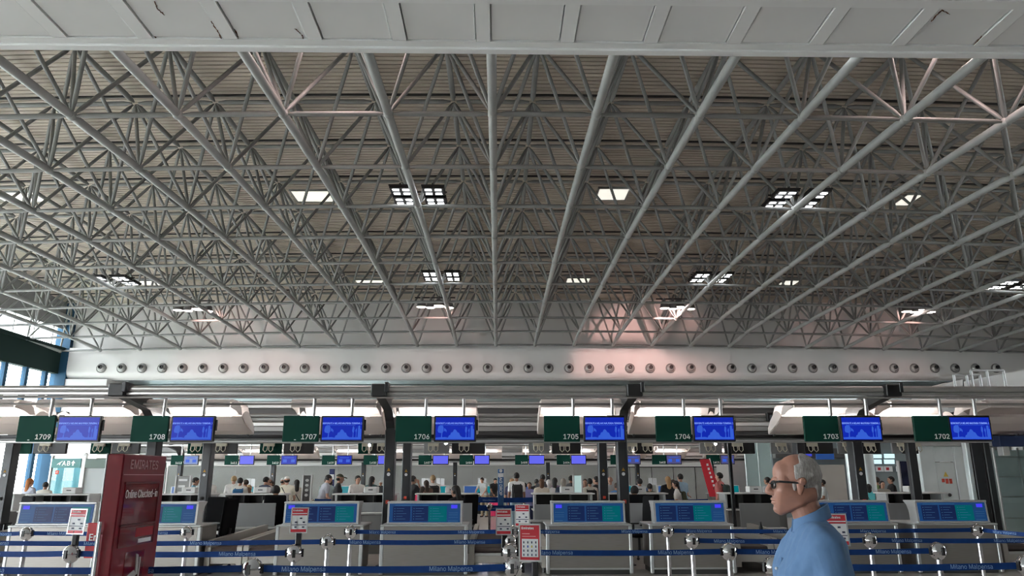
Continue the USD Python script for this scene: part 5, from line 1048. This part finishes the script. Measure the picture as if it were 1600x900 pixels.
PEOPLE = [
 ('seated woman with long orange hair beside the leftmost column', 48, 748, 23, -20, (.45, .47, .55), JEAN, (.38, .13, .03), 'long', 'desk', 0, False, 0, None),
 ('dark-haired man in a white shirt beyond counter 1709', 70, 754, 23.5, 10, (.7, .68, .62), NVY, BLK, 'short', 'desk', 8, False, 1, None),
 ('person in a white top at the far left edge', 10, 764, 20.4, 20, (.6, .62, .62), JEAN, BLK, 'short', 'desk', 5, True, 1, None),
 ('man in a light blue shirt leaning right beside the grey totem', 297, 747, 26, -70, (.18, .36, .46), NVY, BLK, 'short', 'desk', 15, False, 1, None),
 ('person in a white jacket with a blue strap', 327, 745, 26.5, 20, (.75, .74, .72), KHK, DKB, 'short', 'front', 5, False, 0, ('strap', (.06, .16, .3))),
 ('blond person in a white hooded top', 366, 744, 27, 15, (.72, .72, .70), JEAN, (.36, .24, .12), 'short', 'front', 0, False, 0, None),
 ('dark-haired person with a blue backpack', 376, 747, 25.5, 5, (.60, .58, .52), JEAN, BLK, 'short', 'desk', 0, False, 1, ('backpack', (.02, .10, .22))),
 ('person in brown behind the blue backpack', 384, 750, 28, 60, (.22, .13, .08), NVY, DKB, 'short', 'front', 0, False, 1, None),
 ('small blond child in light clothes beside the blue backpack', 390, 758, 25, -40, (.5, .4, .32), KHK, (.4, .28, .15), 'short', 'down', 0, False, 0, None),
 ('man in dark jacket with a pale sleeve at the crowd left of counter 1707', 412, 746, 26, -30, (.03, .04, .07), NVY, BLK, 'short', 'desk', 10, False, 1, ('backpack', (.2, .28, .36))),
 ('person in a cap behind the man in the dark jacket', 420, 747, 28, 150, (.35, .3, .28), NVY, (.35, .35, .34), 'hat', 'front', 0, False, 1, None),
 ('dark-haired woman in a floral top in the crowd left of counter 1707', 424, 752, 25.5, 160, (.24, .18, .14), NVY, DKB, 'long', 'front', 0, False, 1, None),
 ('woman with a white cap left of the cream shirt', 438, 748, 26.5, -60, (.28, .25, .23), NVY, (.7, .7, .68), 'hat', 'desk', 10, False, 1, None),
 ('man in a cream shirt with a thin crossed strap', 449, 745, 24.5, 5, (.70, .66, .54), KHK, (.72, .71, .66), 'hat', 'desk', 0, False, 0, ('strap', (.05, .05, .05))),
 ('woman with long dark hair right of the cream shirt', 464, 750, 25, 25, (.55, .52, .45), NVY, BLK, 'long', 'desk', 0, False, 1, ('strap', (.04, .04, .04))),
 ('seated clerk in a grey shirt with dark hair left of counter 1707', 431, 758, 17.6, 5, (.42, .41, .40), BLK, BLK, 'short', 'desk', 5, True, 1, None),
 ('young man in a black and white patterned shirt looking down', 503, 743, 23, -60, (.33, .34, .38), (.6, .65, .7), BLK, 'short', 'desk', 18, False, 0, None),
 ('person in a pale green shirt behind the patterned shirt', 511, 746, 25, 30, (.34, .42, .40), JEAN, DKB, 'short', 'down', 0, False, 1, None),
 ('dark-haired man half hidden behind the man in black', 516, 750, 26, 0, (.2, .14, .12), NVY, BLK, 'short', 'down', 0, False, 2, None),
 ('man in a black shirt and green cap holding a phone', 525, 742, 20.8, -75, (.016, .016, .017), JEAN, (.07, .075, .045), 'hat', 'front', 10, False, 1, ('phone', BLK)),
 ('young man in a white shirt looking down, right of the man in black', 557, 744, 24, -150, (.74, .72, .68), (.25, .24, .26), BLK, 'short', 'front', 12, False, 0, None),
 ('woman in a dark teal top with long dark hair', 580, 745, 25, -25, (.04, .085, .085), NVY, BLK, 'long', 'desk', 5, False, 0, None),
 ('seated clerk in black with pale headwear at the far desk', 595, 752, 33, 170, (.02, .02, .022), BLK, (.6, .6, .6), 'hat', 'desk', 0, False, 1, None),
 ('man in black with a hand at his ear, right of the twin columns', 646, 744, 23, -50, (.015, .015, .016), BLK, BLK, 'short', 'ear', 0, False, 1, None),
 ('dark-haired woman in brown behind the white shirt', 667, 751, 26, 30, (.12, .07, .05), NVY, DKB, 'long', 'desk', 5, False, 1, None),
 ('blond man in a white shirt with a black bag on his back', 677, 743, 25, 20, (.74, .73, .71), KHK, (.30, .2, .1), 'short', 'desk', 5, False, 0, ('backpack', (.015, .015, .016))),
 ('dark-haired girl in a bright pink shirt', 658, 761, 20.3, -20, (.72, .05, .13), JEAN, DKB, 'long', 'desk', 10, False, 1, None),
 ('seated clerk in black with dark hair behind counter 1706', 718, 759, 17.65, 50, (.012, .012, .014), BLK, BLK, 'long', 'desk', 10, True, 2, None),
 ('traveller in grey bending over a black bag near the passage', 757, 747, 32, 155, (.42, .43, .42), KHK, DKB, 'short', 'reach', 22, False, 0, ('bag', BLK)),
 ('dark-haired traveller in black bending beside an orange bag', 771, 748, 32.4, 200, (.03, .03, .032), None, BLK, 'short', 'reach', 22, False, 1, ('bag', (.6, .25, .04))),
 ('tall man in a white shirt with a black backpack in the passage', 807, 739, 26, 5, (.74, .74, .73), (.3, .42, .5), BLK, 'short', 'down', 0, False, 1, ('backpack', (.02, .02, .022))),
 ('fair-haired person half hidden left of the tall backpacker', 800, 748, 29, -10, (.04, .04, .09), NVY, (.35, .2, .1), 'short', 'desk', 0, False, 0, None),
 ('small dark-haired person in a reddish top right of the backpacker', 820, 755, 29, 10, (.36, .13, .14), JEAN, BLK, 'short', 'down', 0, False, 1, None),
 ('small person in a blue and white top right of the backpacker', 827, 754, 28, 170, (.22, .22, .42), NVY, DKB, 'short', 'down', 0, False, 1, None),
 ('tall man in a dark top behind the group of women', 848, 742, 30, -10, (.06, .06, .065), NVY, BLK, 'short', 'down', 0, False, 1, None),
 ('dark-haired person in black at the left of the group of women', 838, 749, 28, 20, (.03, .03, .03), BLK, BLK, 'short', 'down', 0, False, 1, None),
 ('brown-haired woman in a cream hoodie with a yellow bag', 846, 749, 23.5, 5, (.62, .55, .46), NVY, (.10, .045, .02), 'bob', 'desk', 0, False, 0, ('bag', (.7, .42, .05))),
 ('white-haired woman in a white top', 858, 750, 23, 10, (.74, .75, .76), JEAN, (.55, .54, .52), 'bob', 'desk', 5, False, 0, None),
 ('dark-haired woman in a purple patterned top', 867, 747, 24, -15, (.20, .13, .22), NVY, BLK, 'long', 'desk', 0, False, 1, None),
 ('woman with long brown hair in front of the purple top', 865, 760, 22.4, 20, (.14, .08, .06), NVY, (.10, .05, .025), 'long', 'desk', 5, False, 1, None),
 ('woman with long grey hair in a dark blue jacket', 880, 748, 23.4, 0, (.025, .04, .07), NVY, (.24, .21, .18), 'long', 'desk', 0, False, 0, None),
 ('dark man in black leaning right behind the grey-haired woman', 887, 744, 26, -70, (.02, .02, .022), BLK, BLK, 'short', 'reach', 12, False, 2, None),
 ('person in a cream hooded jacket with a large black backpack', 921, 748, 20.4, 10, (.58, .53, .46), KHK, BLK, 'short', 'down', 0, False, 1, ('backpack', (.012, .012, .013)), 'long'),
 ('dark-haired man in black right of the cream hooded jacket', 931, 745, 23, 60, (.025, .025, .028), BLK, BLK, 'short', 'down', 0, False, 0, None),
 ('woman in red facing left of the cream hooded jacket', 914, 749, 25, 170, (.30, .07, .07), NVY, DKB, 'bob', 'desk', 0, False, 1, None),
 ('bald man in a grey shirt between the twin columns', 953, 745, 24, 5, (.40, .41, .42), JEAN, BLK, 'bald', 'down', 0, False, 0, None),
 ('person in a bright blue top with an arm behind the column', 963, 755, 23, 20, (.10, .28, .62), JEAN, DKB, 'short', 'down', 0, False, 1, None),
 ('dark-haired man in a dark blue shirt right of the column', 999, 748, 23.5, 10, (.03, .07, .22), NVY, BLK, 'short', 'down', 0, False, 1, None),
 ('seated clerk in a light grey shirt behind counter 1704', 992, 760, 17.6, 5, (.46, .44, .43), BLK, BLK, 'short', 'desk', 5, True, 1, None),
 ('traveller with an olive backpack behind counter 1704', 1015, 756, 21, -10, (.07, .075, .04), NVY, BLK, 'short', 'down', 0, False, 1, ('backpack', (.055, .06, .03))),
 ('blond woman in a black top seen from behind', 1043, 745, 25, 10, (.012, .012, .014), BLK, (.34, .2, .09), 'long', 'desk', 0, False, 0, None),
 ('person in dark red behind the blond woman', 1052, 750, 30.8, -80, (.15, .03, .035), NVY, DKB, 'short', 'reach', 0, False, 1, None),
 ('man in a light blue shirt with short dark hair', 1064, 741, 27, 20, (.26, .38, .48), NVY, BLK, 'short', 'desk', 5, False, 0, None),
 ('dark-haired woman in a white shirt with an olive backpack', 1060, 752, 21.2, 75, (.62, .58, .55), BLK, BLK, 'long', 'desk', 8, False, 0, ('backpack', (.06, .065, .035))),
 ('tall man in a salmon shirt with a shaved head', 1123, 739, 25, 55, (.55, .16, .15), (.05, .12, .12), BLK, 'grey', 'down', 0, False, 0, ('backpack', (.03, .05, .05))),
 ('man in grey at the left of the walking man', 1198, 746, 26, 40, (.42, .43, .44), NVY, BLK, 'short', 'down', 0, False, 1, None),
 ('man in a white shirt before the beige shop panel', 1287, 750, 28, 70, (.50, .52, .52), NVY, BLK, 'short', 'desk', 5, False, 2, None),
 ('woman in a turquoise shirt with dark hair and a crossed strap', 1357, 757, 19.6, -25, (.12, .56, .60), NVY, BLK, 'bob', 'desk', 8, False, 0, ('strap', (.02, .2, .2))),
 ('man in a green shirt behind the turquoise woman', 1371, 746, 24, 20, (.14, .22, .08), NVY, DKB, 'short', 'front', 5, False, 1, None),
 ('dark-haired woman facing the camera beside the green shirt', 1378, 752, 22.4, 175, (.36, .34, .30), NVY, BLK, 'long', 'front', 0, False, 0, None),
 ('man in black at the right of the turquoise group', 1391, 745, 27.5, 80, (.015, .015, .016), BLK, BLK, 'short', 'front', 0, False, 1, None),
]
TAKEN = [(at(281, 740, 38.2)[0], 38.2)]+[(float(at(q, 740, Yq)[0]), Yq) for q, Yq in ((287, 21.5), (480, 20.8), (902, 20.2), (519, 26), (783, 20.0), (1333, 20.5), (1356, 20.5), (765, 18.5), (736, 21.0), (836, 24.0), (488, 21.5), (372, 20.5), (1030, 21.5))]
for P in PEOPLE:
    a = list(P[:14]); sv = P[14] if len(P) > 14 else 'short'
    if 20.3 < a[3] < 31: a[3] = 19.95+(a[3]-20.3)*.40
    if a[3] > 19.6:                                        # nobody stands inside somebody else: step back along the line of sight
        for _ in range(60):
            X = at(a[1], a[2], a[3])[0]
            if all(math.hypot(X-u, a[3]-w) > .56 for u, w in TAKEN): break
            a[3] += .15
        TAKEN.append((X, a[3]))
    person(a[0], a[1], a[2], a[3], a[4], a[5], a[6], a[7], a[8], a[9], a[10], a[11], a[12], a[13], sv)
#@@STAGE6
# ------------------------------------------------------------------ the man walking through the foreground
def walking_man():
    Y = 2.93; top = at(1240, 710, Y); hd = at(1243, 757, Y); k = top[2]/1.75
    hipx = at(1273, 900, Y)[0]; rz = math.radians(78)
    t = thing('person', 'grey-haired man in a light blue shirt and dark glasses walking left in the foreground', 'person', loc=(hipx, Y, 0), rz=rz)
    fwd = (hipx-hd[0])                                     # the head is this far ahead of the hips (local +Y)
    hc = np.array([0, fwd, hd[2]])
    q = lambda x, y, z: hc+np.array([x, y, z])
    I2 = ICO2
    Hs = [hull([(q(0, -.014, .036), (.072, .083, .080))], I2), hull([(q(0, -.014, .04), (.068, .075, .07)), (q(0, .046, .040), (.056, .034, .052))], I2),
          hull([(q(0, .045, .03), (.056, .034, .04)), (q(-.042, .050, -.022), .028), (q(.042, .050, -.022), .028), (q(-.048, -.005, -.062), .020), (q(.048, -.005, -.062), .020), (q(0, .060, -.096), (.026, .022, .020)), (q(0, .066, -.06), (.03, .024, .02)), (q(0, -.03, -.03), (.065, .06, .05))], I2),
          hull([(q(-.03, .072, .018), .012), (q(.03, .072, .018), .012)], ICO1),
          hull([(q(0, .082, .012), .009), (q(0, .104, -.024), .012)], ICO1), hull([(q(-.012, .088, -.032), .010), (q(.012, .088, -.032), .010), (q(0, .104, -.027), .011)], ICO1),
          hull([(q(-.018, .082, -.057), .006), (q(0, .090, -.055), .007), (q(.018, .082, -.057), .006)], ICO1), hull([(q(-.016, .080, -.067), .007), (q(0, .087, -.068), .008), (q(.016, .080, -.067), .007)], ICO1),
          hull([(q(0, .072, -.092), .018)], ICO1)]
    for s in (-1, 1):
        Hs.append(hull([(q(s*.077, -.010, .008), (.008, .018, .018)), (q(s*.075, -.004, -.028), (.007, .010, .010))], ICO1)); Hs.append(hull([(q(s*.086, -.016, .012), (.006, .014, .016))], ICO1))
    Hs.append(hull([(q(0, -.026, -.075), (.050, .056, .05)), (q(0, -.060, -.20), (.056, .058, .04))], I2))
    J = lambda x, y, z: np.array([x, y, z])*k
    shl = [J(s*.175, -.012, 1.405) for s in (-1, 1)]; el = [J(-.225, -.065, 1.125), J(.245, .02, 1.13)]; wr = [J(-.235, .02, .885), J(.235, .17, .93)]
    hip = [J(s*.092, 0, .93) for s in (-1, 1)]; kn = [J(-.095, -.06, .50), J(.095, .17, .50)]; an = [J(-.095, -.30, .12), J(.095, .20, .085)]
    def torso(g):
        A = [(hip[0]+J(0, 0, .05), .11*k+g), (hip[1]+J(0, 0, .05), .11*k+g)]; B = [(J(-.075, .025, 1.12), (.082+g, .102+g, .09)), (J(.075, .025, 1.12), (.082+g, .102+g, .09))]; C = [(J(-.10, .02, 1.30), (.082+g, .102+g, .085)), (J(.10, .02, 1.30), (.082+g, .102+g, .085))]
        return [hull(A+B, I2), hull(B+C, I2), hull(C+[(shl[0], .060+g), (shl[1], .060+g), (J(0, -.012, 1.475), (.062+g*.5, .056+g*.5, .040))], I2)]
    def arms(g): return [hull([(shl[i], .060+g), (el[i], .046+g)], I2) for i in range(2)]+[hull([(el[i], .045+g), (wr[i]+(el[i]-wr[i])*(.12 if g > 0 else 0), .030+g*1.1)], I2) for i in range(2)]
    def legs(g): return sum([[hull([(hip[i], .10+g), (kn[i], .064+g)], I2), hull([(kn[i], .062+g), (an[i], .042+g)], I2)] for i in range(2)], [])
    hands = []
    for i, s in enumerate((-1, 1)): hands += hand_bones(wr[i], wr[i]-el[i], np.array([-s, .15, 0.0]), ICO1, .45)
    feet = [hull([(an[0]+J(0, -.02, -.03), .045), (an[0]+J(0, .13, -.085), .032)], ICO1), hull([(an[1]+J(0, -.03, -.035), .045), (an[1]+J(0, .15, -.04), .032)], ICO1)]
    body = union(Hs+torso(-.012)+arms(-.004)+legs(-.006)+hands+feet)
    obj('body', smoothed(body, .009, 8), mat('skin_man', (.30, .145, .105), .48, 0, (.35, .165, .115), 26), t, smooth=True, local=True)
    P = ICO2*np.array([.0755, .087, .083])*1.035
    hb = P[(P[:, 1] < .016-.25*np.maximum(P[:, 2]-.02, 0))]; sd = P[(P[:, 1] < .034) & (P[:, 2] < .05) & (P[:, 2] > -.03)]
    hair = union([Manifold.hull_points(np.array([q(v[0], v[1]-.014, v[2]+.036) for v in hb[hb[:, 2] > -.075]])), Manifold.hull_points(np.array([q(v[0], v[1]-.014, v[2]+.034) for v in sd])), hull([(q(0, -.072, -.035), (.05, .022, .03)), (q(0, -.074, .0), (.055, .022, .03))], ICO1), hull([(q(-.067, .012, -.005), (.006, .010, .022)), (q(.067, .012, -.005), (.006, .010, .022))], ICO0)])
    hm = smoothed(hair, .008, 3); v = np.array(hm.vertices); n = np.array(hm.vertex_normals); v += n*(meshkit.fbm(v*55, 3, 2)-.5)[:, None]*.006
    obj('hair', T(v, hm.faces), mat('grey_hair', (.22, .20, .19), .75, 0, (.36, .335, .32), 160, stretch=(1, 1, .3), bump=.3), t, smooth=True, local=True)
    for s in (-1, 1):
        e = obj('eye', ball(q(s*.031, .0735, .003), .0115, 2), mat('eye_white_%d' % (s+1), (.6, .58, .55), .2), t, smooth=True, local=True)
        obj('iris', ball(q(s*.031, .0815, .003), .0055, 1), BLACK, e, local=True)
        obj('eyebrow', join([fromM(hull([(q(s*.016, .080, .020), .004), (q(s*.044, .066, .021), .004)], ICO0))]), mat('brow_grey_%d' % (s+1), (.2, .18, .16), .8), t, local=True)
    g = [rings([q(s*.032+.023*math.cos(a)*1.05, .091-abs(s*.032+.023*math.cos(a))*.18, -.001+.0125*math.sin(a)) for a in np.linspace(0, 2*math.pi, 17)], [.0030+.0022*max(0, math.sin(a)) for a in np.linspace(0, 2*math.pi, 17)], n=6) for s in (-1, 1)]
    g += [rings([q(s*.055, .080, .010), q(s*.074, .068, .012), q(s*.080, .0, .006), q(s*.080, -.022, -.006)], [.0040, .0046, .0036, .003], n=6) for s in (-1, 1)]+[rings([q(-.010, .094, .004), q(0, .097, .006), q(.010, .094, .004)], [.0025]*3, n=6)]
    gl = obj('glasses', join(g), BLACK, t, smooth=40, local=True)
    for s in (-1, 1): obj('lens', lathe([(.001, .0005), (.0125, .0), (.0125, -.0015), (.001, -.001)], c=(0, 0, 0), n=14, axis='-y').apply_translation(q(s*.032, .0865, -.002)), CLEARP, gl, local=True)
    sm = smoothed(union(torso(.014)+arms(.014)), .014, 8); v = np.array(sm.vertices); n = np.array(sm.vertex_normals)
    w = (meshkit.fbm(v*np.array([9, 9, 5.0])+np.array([0, 0, 3]), 3, 11)-.5)*.034 + (meshkit.fbm(v*np.array([24, 24, 10.0]), 2, 5)-.5)*.016
    v += n*w[:, None]
    sh = obj('shirt', T(v, sm.faces), mat('shirt_blue', (.085, .17, .32), .8, 0, (.10, .195, .355), 30), t, smooth=True, local=True)
    cm = []
    col = [q(.060*math.sin(a), -.046+.062*math.cos(a)+.0, -.112+.030*math.cos(a+math.pi)+.0) for a in np.linspace(math.radians(14), math.radians(346), 25)]
    V = []; Fc = []
    for j, c in enumerate(col):
        ctr = q(0, -.046, c[2]-hc[2]); o = (c-ctr); o[2] = 0; o /= np.linalg.norm(o); V += [c+o*.002-[0, 0, .040], c+[0, 0, .012], c+o*.006+[0, 0, .012], c+o*.014-[0, 0, .036]]
        if j: a0 = (j-1)*4; Fc += [[a0+s_, a0+(s_+1) % 4, a0+4+(s_+1) % 4] for s_ in range(4)]+[[a0+s_, a0+4+(s_+1) % 4, a0+4+s_] for s_ in range(4)]
    Fc += [[0, 2, 1], [0, 3, 2]]; a0 = (len(col)-1)*4; Fc += [[a0, a0+1, a0+2], [a0, a0+2, a0+3]]
    obj('collar', T(V, Fc), '/World/Looks/shirt_blue', sh, smooth=40, local=True)
    obj('placket', rings([J(0, .112, 1.36), J(0, .128, 1.27), J(0, .131, 1.12), J(0, .125, 1.0)], [.010]*4, n=6), '/World/Looks/shirt_blue', sh, smooth=40, local=True)
    for z in (1.32, 1.22, 1.12, 1.02): obj('button', ball(J(0, .138, z), .006, 1), PAPER, sh, local=True)
    tr = smoothed(union(legs(.016)+[hull([(hip[0], .125*k), (hip[1], .125*k)], I2)]), .03, 5); obj('trousers', tr, cloth((.03, .035, .05)), t, smooth=True, local=True)
    for i in range(2): obj('shoe', sc_shoe(an[i], i), cloth((.03, .02, .015)), t, smooth=50, local=True)
def sc_shoe(a, i):
    d = (.13, -.085) if i == 0 else (.15, -.045)
    return fromM(hull([(a+[0, -.03, -.035], .05), (a+[0, d[0], d[1]+.005], .036)], ICO1).trim_by_plane((0, 0, 1), .001))
walking_man()
